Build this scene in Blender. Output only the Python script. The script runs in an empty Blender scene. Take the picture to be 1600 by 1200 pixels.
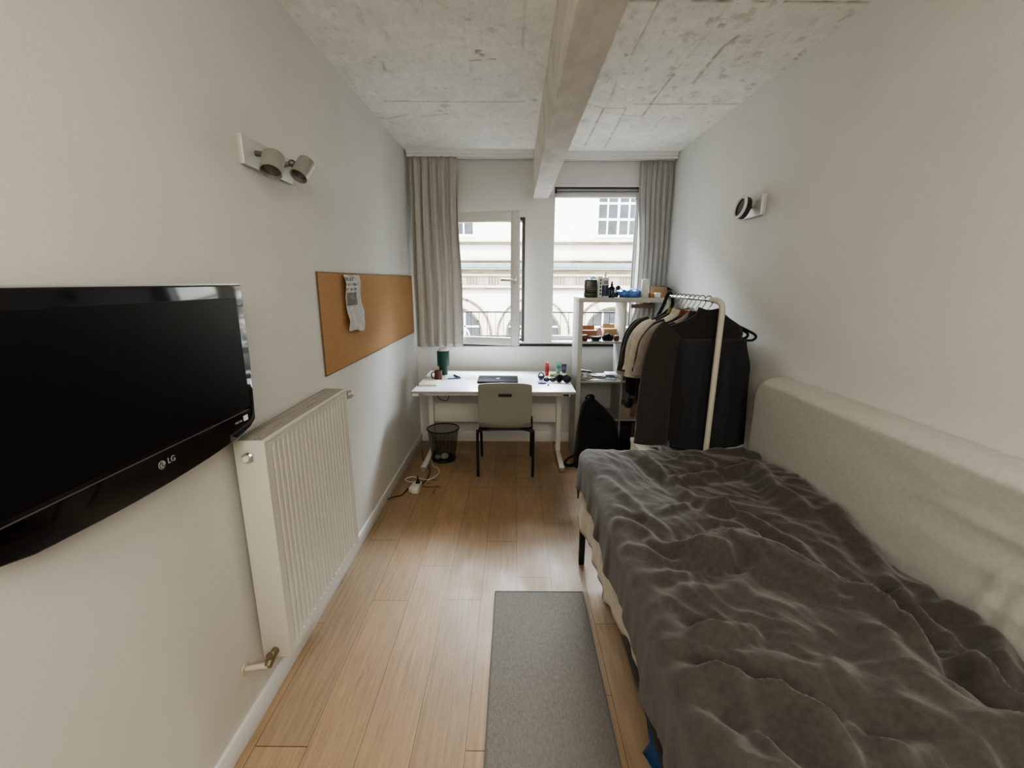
import bpy, bmesh, math, random
from mathutils import Vector, Matrix, noise as mnoise
random.seed(7)
C = bpy.context.scene.collection
PI = math.pi
MW = {}

# ------------------------------------------------------------------ materials
def _in(n, k, v):
    s = n.inputs.get(k) if isinstance(k, str) else n.inputs[k]
    if s is not None:
        s.default_value = v

def new_mat(name):
    m = bpy.data.materials.new(name); m.use_nodes = True
    nt = m.node_tree
    return m, nt, nt.nodes['Principled BSDF']

def c4(c): return (c[0], c[1], c[2], 1.0)

def mat(name, col, rough=.5, metal=0., var=0., vscale=8., bump=0., bscale=60., sheen=0., spec=None, coat=0., stretch=(1, 1, 1), detail=4.):
    m, nt, b = new_mat(name)
    _in(b, 'Base Color', c4(col)); _in(b, 'Roughness', rough); _in(b, 'Metallic', metal)
    if sheen: _in(b, 'Sheen Weight', sheen); _in(b, 'Sheen Roughness', .45)
    if spec is not None: _in(b, 'Specular IOR Level', spec)
    if coat: _in(b, 'Coat Weight', coat); _in(b, 'Coat Roughness', .08)
    tc = nt.nodes.new('ShaderNodeTexCoord'); mp = nt.nodes.new('ShaderNodeMapping')
    nt.links.new(tc.outputs['Object'], mp.inputs['Vector']); mp.inputs['Scale'].default_value = stretch
    if var:
        n = nt.nodes.new('ShaderNodeTexNoise'); _in(n, 'Scale', vscale); _in(n, 'Detail', detail)
        nt.links.new(mp.outputs[0], n.inputs['Vector'])
        r = nt.nodes.new('ShaderNodeMapRange'); _in(r, 'From Min', .3); _in(r, 'From Max', .7); _in(r, 'To Min', 1 - var); _in(r, 'To Max', 1 + var)
        nt.links.new(n.outputs[0], r.inputs[0])
        x = nt.nodes.new('ShaderNodeVectorMath'); x.operation = 'SCALE'; x.inputs[0].default_value = col
        nt.links.new(r.outputs[0], x.inputs['Scale']); nt.links.new(x.outputs[0], b.inputs['Base Color'])
    if bump:
        n = nt.nodes.new('ShaderNodeTexNoise'); _in(n, 'Scale', bscale); _in(n, 'Detail', 3.)
        nt.links.new(mp.outputs[0], n.inputs['Vector'])
        bp = nt.nodes.new('ShaderNodeBump'); _in(bp, 'Strength', bump); _in(bp, 'Distance', .01)
        nt.links.new(n.outputs[0], bp.inputs['Height']); nt.links.new(bp.outputs[0], b.inputs['Normal'])
    return m

def attr_mat(name, attr, rough=.6, bump=0., bscale=40., var=.08, vscale=20., stretch=(1, 1, 1), spec=.5, speck=0., sscale=60.):
    """colour from a colour attribute of the mesh, modulated by fine noise"""
    m, nt, b = new_mat(name)
    a = nt.nodes.new('ShaderNodeVertexColor'); a.layer_name = attr
    tc = nt.nodes.new('ShaderNodeTexCoord'); mp = nt.nodes.new('ShaderNodeMapping')
    nt.links.new(tc.outputs['Object'], mp.inputs['Vector']); mp.inputs['Scale'].default_value = stretch
    n = nt.nodes.new('ShaderNodeTexNoise'); _in(n, 'Scale', vscale); _in(n, 'Detail', 6.); _in(n, 'Roughness', .65)
    nt.links.new(mp.outputs[0], n.inputs['Vector'])
    r = nt.nodes.new('ShaderNodeMapRange'); _in(r, 'From Min', .3); _in(r, 'From Max', .7); _in(r, 'To Min', 1 - var); _in(r, 'To Max', 1 + var)
    nt.links.new(n.outputs[0], r.inputs[0])
    x = nt.nodes.new('ShaderNodeVectorMath'); x.operation = 'SCALE'
    nt.links.new(a.outputs['Color'], x.inputs[0]); nt.links.new(r.outputs[0], x.inputs['Scale'])
    last = x
    if speck:       # small pits and rough patches
        for sc_, st_, lo, hi, dk in ((sscale, (1, .7, 1), .60, .70, speck), (sscale * .28, (1, .35, 1), .56, .74, speck * .55), (sscale * .09, (1, 1, 1), .35, .7, speck * .35)):
            m2 = nt.nodes.new('ShaderNodeMapping'); m2.inputs['Scale'].default_value = st_; nt.links.new(tc.outputs['Object'], m2.inputs[0])
            n3 = nt.nodes.new('ShaderNodeTexNoise'); _in(n3, 'Scale', sc_); _in(n3, 'Detail', 7.); _in(n3, 'Roughness', .7); nt.links.new(m2.outputs[0], n3.inputs['Vector'])
            r3 = nt.nodes.new('ShaderNodeMapRange'); _in(r3, 'From Min', lo); _in(r3, 'From Max', hi); _in(r3, 'To Min', 1.); _in(r3, 'To Max', 1 - dk); nt.links.new(n3.outputs[0], r3.inputs[0])
            y3 = nt.nodes.new('ShaderNodeVectorMath'); y3.operation = 'SCALE'; nt.links.new(last.outputs[0], y3.inputs[0]); nt.links.new(r3.outputs[0], y3.inputs['Scale']); last = y3
    nt.links.new(last.outputs[0], b.inputs['Base Color']); _in(b, 'Roughness', rough); _in(b, 'Specular IOR Level', spec)
    if bump:
        bp = nt.nodes.new('ShaderNodeBump'); _in(bp, 'Strength', bump); _in(bp, 'Distance', .01)
        n2 = nt.nodes.new('ShaderNodeTexNoise'); _in(n2, 'Scale', bscale); _in(n2, 'Detail', 5.)
        nt.links.new(mp.outputs[0], n2.inputs['Vector'])
        nt.links.new(n2.outputs[0], bp.inputs['Height']); nt.links.new(bp.outputs[0], b.inputs['Normal'])
    return m

def glass_mat(name, tint=(1, 1, 1), refl=.5):
    m = bpy.data.materials.new(name); m.use_nodes = True; nt = m.node_tree; nt.nodes.clear()
    o = nt.nodes.new('ShaderNodeOutputMaterial'); mx = nt.nodes.new('ShaderNodeMixShader')
    t = nt.nodes.new('ShaderNodeBsdfTransparent'); t.inputs[0].default_value = c4(tint)
    g = nt.nodes.new('ShaderNodeBsdfGlossy'); _in(g, 'Roughness', .02)
    f = nt.nodes.new('ShaderNodeFresnel'); _in(f, 'IOR', 1.45)
    ml = nt.nodes.new('ShaderNodeMath'); ml.operation = 'MULTIPLY'; ml.inputs[1].default_value = refl
    nt.links.new(f.outputs[0], ml.inputs[0]); nt.links.new(ml.outputs[0], mx.inputs[0])
    nt.links.new(t.outputs[0], mx.inputs[1]); nt.links.new(g.outputs[0], mx.inputs[2]); nt.links.new(mx.outputs[0], o.inputs[0])
    return m

M = {}
M['wall'] = mat('wall_paint', (.67, .665, .635), .85, var=.025, vscale=2.5, bump=.10, bscale=140)
M['white_trim'] = mat('white_trim', (.72, .72, .70), .55)
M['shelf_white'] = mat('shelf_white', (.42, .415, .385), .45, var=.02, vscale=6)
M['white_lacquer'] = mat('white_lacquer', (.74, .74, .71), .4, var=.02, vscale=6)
M['radiator'] = mat('radiator_enamel', (.60, .585, .535), .35)
M['radiator_dark'] = mat('radiator_grille', (.30, .28, .25), .5)
M['black_gloss'] = mat('black_gloss', (.006, .006, .008), .07, spec=.6)
M['screen'] = mat('screen_black', (.006, .006, .006), .32, spec=.25)
M['black_plastic'] = mat('black_plastic', (.012, .012, .013), .4)
M['black_metal'] = mat('black_metal', (.014, .014, .014), .45)
M['silver'] = mat('silver_plastic', (.62, .62, .60), .3, metal=.7)
M['chrome'] = mat('chrome', (.72, .72, .70), .18, metal=1.)
M['lamp_plate'] = mat('lamp_plate_satin', (.60, .61, .58), .45, metal=.35)
M['brushed'] = mat('brushed_nickel', (.40, .395, .37), .42, metal=.6, var=.05, vscale=30, stretch=(1, 1, 8))
M['brass'] = mat('tarnished_brass', (.32, .27, .19), .35, metal=.9)
M['logo'] = mat('pale_grey_print', (.34, .34, .33), .4)
M['cork'] = mat('cork', (.44, .25, .115), .9, var=.28, vscale=160, bump=.3, bscale=200)
M['curtain'] = mat('curtain_cloth', (.48, .465, .43), .9, var=.04, vscale=60, sheen=.2)
M['curtain_cool'] = mat('curtain_cloth_pale', (.48, .48, .475), .9, var=.04, vscale=60, sheen=.2)
M['desk_top'] = mat('desk_laminate', (.80, .81, .82), .32, var=.01)
M['desk_edge'] = mat('desk_edge_grey', (.30, .30, .29), .5)
M['desk_frame'] = mat('desk_frame_white', (.72, .70, .66), .45)
M['chair_shell'] = mat('chair_shell_grey', (.25, .245, .215), .5, bump=.03, bscale=300)
M['mesh_black'] = mat('black_wire', (.015, .016, .015), .5)
M['rug'] = mat('rug_grey', (.205, .187, .16), .95, var=.14, vscale=120, bump=.6, bscale=380, stretch=(1, .5, 1))
M['rug_edge'] = mat('rug_edge', (.13, .125, .115), .9)
M['blanket'] = mat('blanket_plush', (.054, .0475, .042), .95, var=.20, vscale=70, bump=.35, bscale=420, sheen=.26)
M['sheet'] = mat('sheet_cream', (.53, .50, .42), .9, var=.08, vscale=14, bump=.3, bscale=50)
M['backrest'] = mat('backrest_cloth', (.49, .478, .445), .95, var=.05, vscale=50, bump=.25, bscale=320)
M['mattress'] = mat('mattress_cloth', (.55, .52, .45), .9)
M['rack'] = mat('rack_cream', (.50, .49, .42), .45)
M['glass'] = glass_mat('window_glass', (.98, .99, .99), .6)
M['frame_dark'] = mat('frame_dark_brown', (.045, .038, .034), .5)
M['sash'] = mat('sash_white', (.66, .65, .62), .4)
M['black_gap'] = mat('sill_black', (.01, .01, .012), .6)
M['card'] = mat('cardboard', (.30, .21, .135), .9, var=.08, vscale=20)
M['card_tan'] = mat('cardboard_tan', (.42, .27, .13), .85, var=.06, vscale=20)
M['card_pale'] = mat('cardboard_pale', (.50, .42, .31), .85, var=.06, vscale=20)
M['paper'] = mat('paper_white', (.78, .78, .76), .8)
M['blk_cloth'] = mat('black_cloth', (.012, .012, .013), .95, var=.15, vscale=30, sheen=.1, bump=.2, bscale=120)

# ------------------------------------------------------------------ mesh builder
class MB:
    def __init__(s): s.bm = bmesh.new()
    def _add(s, other, mtx=None):
        if mtx is not None: bmesh.ops.transform(other, matrix=mtx, verts=other.verts)
        me = bpy.data.meshes.new('tmp'); other.to_mesh(me); other.free(); s.bm.from_mesh(me); bpy.data.meshes.remove(me)
        return s
    def box(s, c, d, bevel=0., seg=2, rot=None):
        b = bmesh.new(); bmesh.ops.create_cube(b, size=1.)
        bmesh.ops.scale(b, vec=Vector(d), verts=b.verts)
        if bevel: bmesh.ops.bevel(b, geom=b.edges[:], offset=min(bevel, min(d) * .49), segments=seg, affect='EDGES', profile=.5)
        m = Matrix.Translation(c)
        if rot is not None: m = m @ rot
        return s._add(b, m)
    def bx(s, x0, x1, y0, y1, z0, z1, bevel=0., seg=2):
        return s.box(((x0 + x1) / 2, (y0 + y1) / 2, (z0 + z1) / 2), (abs(x1 - x0), abs(y1 - y0), abs(z1 - z0)), bevel, seg)
    def cyl(s, p0, p1, r0, r1=None, seg=20, caps=True):
        r1 = r0 if r1 is None else r1
        p0 = Vector(p0); p1 = Vector(p1); d = p1 - p0
        b = bmesh.new(); bmesh.ops.create_cone(b, cap_ends=caps, segments=seg, radius1=r0, radius2=r1, depth=d.length)
        m = Matrix.Translation((p0 + p1) / 2) @ d.to_track_quat('Z', 'Y').to_matrix().to_4x4()
        return s._add(b, m)
    def lathe(s, prof, c=(0, 0, 0), seg=28, axis=None, sx=1., sy=1.):
        b = bmesh.new(); rings = []
        for r, z in prof:
            if r < 1e-6: rings.append([b.verts.new((0, 0, z))])
            else: rings.append([b.verts.new((r * math.cos(2 * PI * i / seg) * sx, r * math.sin(2 * PI * i / seg) * sy, z)) for i in range(seg)])
        for a, d in zip(rings, rings[1:]):
            for i in range(seg):
                j = (i + 1) % seg
                q = [a[i % len(a)], a[j % len(a)], d[j % len(d)], d[i % len(d)]]
                u = []
                for v in q:
                    if v not in u: u.append(v)
                if len(u) > 2: b.faces.new(u)
        m = Matrix.Translation(c)
        if axis is not None: m = m @ Vector(axis).to_track_quat('Z', 'Y').to_matrix().to_4x4()
        return s._add(b, m)
    def tube(s, pts, r, seg=10, closed=False, sub=0, flat=1.):
        pts = [Vector(p) for p in pts]
        if sub: pts = catmull(pts, sub, closed)
        rs = r if isinstance(r, (list, tuple)) else None
        n = len(pts); b = bmesh.new(); rings = []
        t0 = (pts[1] - pts[0]).normalized()
        nrm = t0.orthogonal().normalized()
        for i, p in enumerate(pts):
            if closed: t = (pts[(i + 1) % n] - pts[i - 1]).normalized()
            else: t = (pts[min(i + 1, n - 1)] - pts[max(i - 1, 0)]).normalized()
            nrm = (nrm - t * nrm.dot(t)); nrm = nrm.normalized() if nrm.length > 1e-6 else t.orthogonal().normalized()
            bi = t.cross(nrm)
            rr = (rs[min(int(i * len(rs) / n), len(rs) - 1)] if rs else r)
            rings.append([b.verts.new(p + (nrm * math.cos(2 * PI * k / seg) + bi * math.sin(2 * PI * k / seg) * flat) * rr) for k in range(seg)])
        for i in range(n if closed else n - 1):
            a, d = rings[i], rings[(i + 1) % n]
            for k in range(seg): b.faces.new((a[k], a[(k + 1) % seg], d[(k + 1) % seg], d[k]))
        if not closed: b.faces.new(rings[0][::-1]); b.faces.new(rings[-1])
        return s._add(b)
    def prism(s, poly, x0, x1, axis='X', bevel=0., seg=2):
        """poly in the two other axes (in order), extruded along axis"""
        b = bmesh.new()
        def P(u, v, w): return {'X': (w, u, v), 'Y': (u, w, v), 'Z': (u, v, w)}[axis]
        lo = [b.verts.new(P(u, v, x0)) for u, v in poly]; hi = [b.verts.new(P(u, v, x1)) for u, v in poly]
        n = len(poly)
        b.faces.new(lo[::-1]); b.faces.new(hi)
        for i in range(n): b.faces.new((lo[i], lo[(i + 1) % n], hi[(i + 1) % n], hi[i]))
        bmesh.ops.recalc_face_normals(b, faces=b.faces)
        if bevel: bmesh.ops.bevel(b, geom=b.edges[:], offset=bevel, segments=seg, affect='EDGES', profile=.5)
        return s._add(b)
    def grid(s, nu, nv, fn, skip=None, closed_u=False, thick=0.):
        b = bmesh.new(); V = {}
        nuv = nu if closed_u else nu + 1
        for i in range(nuv):
            for j in range(nv + 1): V[i, j] = b.verts.new(fn(i / nu, j / nv))
        for i in range(nu):
            for j in range(nv):
                if skip and skip(i, j): continue
                k = (i + 1) % nuv
                b.faces.new((V[i, j], V[k, j], V[k, j + 1], V[i, j + 1]))
        if skip:
            for v in [v for v in b.verts if not v.link_faces]: b.verts.remove(v)
        if thick: bmesh.ops.solidify(b, geom=b.faces[:] , thickness=thick)
        return s._add(b)
    def sphere(s, c, d, seg=20, rot=None):
        b = bmesh.new(); bmesh.ops.create_uvsphere(b, u_segments=seg, v_segments=max(8, seg // 2), radius=.5)
        bmesh.ops.scale(b, vec=Vector(d), verts=b.verts)
        m = Matrix.Translation(c)
        if rot is not None: m = m @ rot
        return s._add(b, m)
    def build(s, name, m, parent=None, angle=40., local=False):
        me = bpy.data.meshes.new(name)
        bmesh.ops.remove_doubles(s.bm, verts=s.bm.verts, dist=1e-6)
        bmesh.ops.recalc_face_normals(s.bm, faces=s.bm.faces)
        if parent is not None:
            W = MW[parent.name]
            if not local: bmesh.ops.transform(s.bm, matrix=W.inverted(), verts=s.bm.verts)
        else:
            xs = [v.co for v in s.bm.verts]
            lo = Vector([min(v[i] for v in xs) for i in range(3)]); hi = Vector([max(v[i] for v in xs) for i in range(3)])
            W = Matrix.Translation(((lo.x + hi.x) / 2, (lo.y + hi.y) / 2, lo.z))
            bmesh.ops.transform(s.bm, matrix=W.inverted(), verts=s.bm.verts)
        s.bm.to_mesh(me); s.bm.free()
        o = bpy.data.objects.new(name, me); C.objects.link(o)
        if m is not None: me.materials.append(m)
        me.shade_smooth()
        me.set_sharp_from_angle(angle=math.radians(angle))
        if parent is not None: o.parent = parent
        else: o.location = W.translation
        MW[o.name] = W
        return o

def catmull(pts, sub, closed=False):
    out = []; n = len(pts)
    rng = range(n) if closed else range(n - 1)
    for i in rng:
        p1, p2 = pts[i], pts[(i + 1) % n]
        p0 = pts[i - 1] if (closed or i > 0) else p1 * 2 - p2
        p3 = pts[(i + 2) % n] if (closed or i + 2 < n) else p2 * 2 - p1
        for k in range(sub):
            t = k / sub
            out.append(.5 * ((2 * p1) + (p2 - p0) * t + (2 * p0 - 5 * p1 + 4 * p2 - p3) * t * t + (3 * p1 - p0 - 3 * p2 + p3) * t ** 3))
    if not closed: out.append(pts[-1])
    return out

def tag(o, label=None, cat=None, group=None, kind=None):
    if label: o['label'] = label
    if cat: o['category'] = cat
    if group: o['group'] = group
    if kind: o['kind'] = kind
    return o

def thing(name, label, cat, loc=(0, 0, 0), rotz=0., group=None):
    o = bpy.data.objects.new(name, None); C.objects.link(o); o.empty_display_size = .1
    o.location = loc; o.rotation_euler = (0, 0, rotz)
    MW[o.name] = Matrix.Translation(loc) @ Matrix.Rotation(rotz, 4, 'Z')
    return tag(o, label, cat, group)

def struct(name, mb, m, label=None, parent=None):
    o = mb.build(name, m, parent)
    if parent is None: tag(o, label, None, None, 'structure')
    return o

def translucent(m, k=.3):
    nt = m.node_tree; b = nt.nodes['Principled BSDF']; o = nt.nodes['Material Output']
    t = nt.nodes.new('ShaderNodeBsdfTranslucent'); t.inputs[0].default_value = (.75, .72, .66, 1)
    x = nt.nodes.new('ShaderNodeMixShader'); x.inputs[0].default_value = k
    nt.links.new(b.outputs[0], x.inputs[1]); nt.links.new(t.outputs[0], x.inputs[2]); nt.links.new(x.outputs[0], o.inputs['Surface'])
translucent(M['curtain'], .10); translucent(M['curtain_cool'], .25)

def text(name, body, size, mtx, m, parent, extrude=.0005, align='CENTER'):
    cu = bpy.data.curves.new(name, 'FONT'); cu.body = body; cu.size = size; cu.extrude = extrude; cu.align_x = align; cu.align_y = 'CENTER'
    tmp = bpy.data.objects.new('tmp', cu); C.objects.link(tmp)
    me = bpy.data.meshes.new_from_object(tmp.evaluated_get(bpy.context.evaluated_depsgraph_get()))
    bpy.data.objects.remove(tmp); bpy.data.curves.remove(cu); me.name = name
    me.materials.clear(); me.materials.append(m)
    o = bpy.data.objects.new(name, me); C.objects.link(o)
    o.parent = parent; o.matrix_local = MW[parent.name].inverted() @ mtx
    MW[o.name] = mtx
    return o

def fbm(x, y, z=0., oct=4):
    v = 0.; a = .5
    for _ in range(oct):
        v += a * mnoise.noise((x, y, z)); x *= 2.03; y *= 2.03; z += 7.1; a *= .5
    return v
def sstep(a, b, x):
    t = max(0., min(1., (x - a) / (b - a))); return t * t * (3 - 2 * t)
def seg_dist(px, py, pts):
    best = 1e9
    for (x0, y0), (x1, y1) in zip(pts, pts[1:]):
        dx, dy = x1 - x0, y1 - y0; L2 = dx * dx + dy * dy
        t = 0 if L2 == 0 else max(0, min(1, ((px - x0) * dx + (py - y0) * dy) / L2))
        d = math.hypot(px - x0 - t * dx, py - y0 - t * dy)
        if d < best: best = d
    return best
def interp(tab, x):
    if x <= tab[0][0]: return tab[0][1]
    for (a, va), (b, vb) in zip(tab, tab[1:]):
        if x <= b: return va + (vb - va) * (x - a) / (b - a)
    return tab[-1][1]

# room: x left..right, y depth from the camera, z up (metres)
XL, XR, YB, YF, ZC = -.92, 1.37, 4.157, -1.6, 2.60
FOLDS=[
 ([(0.419, 1.921), (0.485, 1.714), (0.534, 1.544), (0.571, 1.421)],0.016,0.022),
 ([(0.429, 1.661), (0.457, 1.624), (0.489, 1.589)],0.010,0.018),
 ([(0.343, 1.478), (0.371, 1.531), (0.406, 1.559), (0.441, 1.537), (0.502, 1.439), (0.557, 1.365), (0.638, 1.314), (0.709, 1.306)],0.022,0.024),
 ([(0.399, 1.39), (0.454, 1.346), (0.508, 1.296), (0.6, 1.281)],0.016,0.022),
 ([(0.363, 1.247), (0.421, 1.232), (0.512, 1.226), (0.581, 1.234)],0.010,0.020),
 ([(0.61, 2.181), (0.686, 2.046), (0.722, 1.892), (0.755, 1.731), (0.847, 1.629)],0.020,0.026),
 ([(0.785, 1.63), (0.87, 1.612), (0.943, 1.507), (0.98, 1.37), (0.989, 1.241), (1.028, 1.173), (1.095, 1.103)],0.024,0.024),
 ([(0.749, 1.893), (0.859, 1.926), (0.983, 1.97), (1.152, 1.981), (1.124, 1.851), (1.104, 1.722), (1.115, 1.573)],0.026,0.028),
 ([(0.862, 2.124), (0.939, 2.125), (0.975, 2.068), (0.984, 1.987)],0.014,0.020),
 ([(1.06, 2.23), (1.189, 2.169), (1.29, 2.073), (1.298, 1.916)],0.022,0.024),
 ([(0.615, 1.614), (0.716, 1.677), (0.796, 1.678), (0.842, 1.617)],0.012,0.020),
 ([(0.675, 1.403), (0.713, 1.442), (0.763, 1.482), (0.821, 1.433), (0.84, 1.377)],0.012,0.018),
 ([(0.645, 1.338), (0.778, 1.367), (0.846, 1.275), (0.914, 1.172), (0.954, 1.092), (0.949, 0.971), (0.912, 0.845), (0.922, 0.786), (0.959, 0.724), (1.0, 0.691)],0.045,0.060),
 ([(0.497, 0.982), (0.554, 0.975), (0.619, 0.983)],0.014,0.020),
 ([(0.443, 0.853), (0.503, 0.811), (0.566, 0.767), (0.619, 0.711), (0.678, 0.667)],0.022,0.030),
 ([(0.479, 0.793), (0.5, 0.735), (0.52, 0.687), (0.533, 0.649)],0.018,0.018),
 ([(1.214, 1.544), (1.213, 1.358), (1.136, 1.143), (1.108, 1.056)],0.020,0.025),
 ([(0.978, 1.055), (1.014, 0.948), (1.071, 0.898), (1.066, 0.828), (1.089, 0.771)],0.026,0.030),
 ([(1.214, 1.066), (1.235, 1.022), (1.214, 0.943), (1.145, 0.872)],0.030,0.025),
 ([(1.095, 1.103), (1.125, 1.004), (1.096, 0.913), (1.085, 0.846), (1.127, 0.805)],0.020,0.022),
 ([(0.392, 0.963), (0.486, 0.987), (0.61, 0.976)],0.014,0.022),
 ([(0.357, 0.881), (0.463, 0.837), (0.537, 0.78), (0.591, 0.729), (0.642, 0.671)],0.022,0.028),
 ([(0.418, 1.098), (0.5, 1.141), (0.624, 1.157), (0.756, 1.221)],0.012,0.030),
 ([(0.358, 0.756), (0.401, 0.727), (0.468, 0.701), (0.501, 0.646)],0.018,0.025),
 ([(0.769, 0.785), (0.824, 0.733), (0.874, 0.686), (0.902, 0.648)],0.020,0.030),
 ([(0.363, 0.66), (0.436, 0.673), (0.487, 0.644)],0.018,0.020),
 ([(0.484, 0.951), (0.555, 0.952), (0.601, 0.894), (0.668, 0.849), (0.739, 0.843)],0.022,0.035),
 ([(0.775, 0.862), (0.818, 0.808), (0.842, 0.753), (0.878, 0.714), (0.99, 0.682)],0.022,0.035),
 ([(0.639, 0.757), (0.688, 0.717), (0.715, 0.68), (0.729, 0.659)],0.020,0.022),
 ([(0.731, 0.667), (0.82, 0.677), (0.88, 0.647)],0.022,0.025),
 ([(1.008, 0.956), (1.026, 0.898), (1.075, 0.885), (1.066, 0.828)],0.022,0.022),
 ([(0.974, 1.101), (1.001, 1.02), (0.994, 0.926), (0.997, 0.833), (1.015, 0.755), (1.026, 0.715)],0.020,0.024),
 ([(0.572, 0.794), (0.606, 0.751), (0.634, 0.693), (0.632, 0.654)],0.020,0.024),
 ([(1.087, 0.859), (1.079, 0.81), (1.107, 0.788)],0.024,0.024),
 ([(0.48, 1.402), (0.589, 1.324), (0.684, 1.288)],0.016,0.022),
 ([(0.397, 1.033), (0.517, 0.998), (0.634, 1.023)],0.014,0.025),
 ([(0.409, 0.854), (0.496, 0.812), (0.576, 0.773), (0.622, 0.716)],0.020,0.028),
 ([(0.36, 0.802), (0.403, 0.764), (0.435, 0.714), (0.433, 0.657)],0.018,0.022),
]
CEIL_LINES=[
 ([(-0.791, 2.983), (-0.427, 2.993), (0.052, 2.991)],1.00,0.005),
 ([(0.722, 3.024), (1.361, 3.021)],1.00,0.005),
 ([(0.436, 3.025), (0.545, 3.085)],0.60,0.004),
 ([(0.553, 1.995), (0.555, 2.173), (0.555, 2.42)],0.70,0.004),
 ([(0.83, 2.021), (0.84, 2.268), (0.824, 2.574)],0.35,0.004),
 ([(0.982, 2.252), (0.959, 2.355), (0.97, 2.739)],0.80,0.008),
 ([(0.825, 2.619), (0.824, 2.9), (0.833, 3.221)],0.90,0.005),
 ([(0.696, 3.222), (0.833, 3.221)],0.90,0.005),
 ([(0.553, 3.095), (0.689, 3.085)],0.90,0.005),
 ([(0.553, 3.095), (0.556, 3.882)],0.90,0.006),
 ([(0.693, 3.101), (0.726, 3.936)],0.70,0.005),
 ([(0.976, 3.221), (0.974, 3.517), (0.836, 3.54)],0.60,0.004),
 ([(0.432, 2.002), (0.559, 2.002)],1.00,0.007),
 ([(0.682, 2.002), (0.83, 2.005)],1.00,0.007),
 ([(0.948, 2.01), (0.997, 2.002)],0.90,0.006),
 ([(1.04, 2.008), (1.367, 2.013)],1.00,0.006),
 ([(0.037, 1.996), (0.035, 2.352)],0.50,0.004),
 ([(-0.66, 2.491), (-0.675, 2.591)],0.80,0.005),
 ([(-0.221, 2.481), (-0.171, 2.473)],0.80,0.005),
 ([(-0.135, 2.464), (-0.1, 2.468)],0.70,0.006),
 ([(0.549, 2.715), (0.563, 2.96)],0.50,0.006),
 ([(-0.615, 3.228), (-0.518, 3.212), (-0.438, 3.187)],0.60,0.008),
 ([(-0.926, 3.253), (-0.857, 3.28), (-0.716, 3.213)],0.50,0.008),
]
CEIL_SPOTS=[ ((-0.175, 2.392),0.022,1.00), ((-0.164, 2.426),0.015,0.90), ((-0.101, 2.207),0.020,0.60), ((-0.196, 2.129),0.012,0.60), ((-0.437, 3.054),0.035,0.55), ((-0.477, 3.137),0.020,0.80), ((-0.451, 2.802),0.010,0.60), ((-0.394, 2.805),0.012,0.60), ((-0.213, 2.682),0.010,0.60), ((0.116, 2.963),0.020,0.70), ((-0.683, 2.448),0.015,0.50), ((-0.034, 2.889),0.050,0.25), ((0.809, 2.136),0.028,0.70), ((0.868, 2.173),0.020,0.80), ((0.898, 2.115),0.030,0.40), ((0.963, 2.129),0.025,0.40), ((0.751, 2.244),0.040,0.35), ((0.984, 2.31),0.020,0.70), ((0.527, 2.424),0.012,0.90), ((1.1, 2.653),0.030,0.50), ((1.219, 2.701),0.014,0.60), ((0.481, 2.643),0.050,0.35), ((0.817, 2.642),0.020,0.70), ((0.788, 2.858),0.030,0.40), ((0.72, 3.295),0.050,0.30), ((0.469, 3.316),0.040,0.50), ((0.726, 3.936),0.015,0.80), ((0.544, 3.856),0.015,0.70), ((1.36, 2.458),0.016,0.70), ((1.373, 3.582),0.012,0.60), ((1.028, 2.858),0.030,0.35) ]

# ------------------------------------------------------------------ the room shell
def colour_layer(o, cols, name='tint'):
    ca = o.data.color_attributes.new(name, 'FLOAT_COLOR', 'POINT')
    buf = []
    for c in cols: buf += [c[0], c[1], c[2], 1.]
    ca.data.foreach_set('color', buf)

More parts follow.
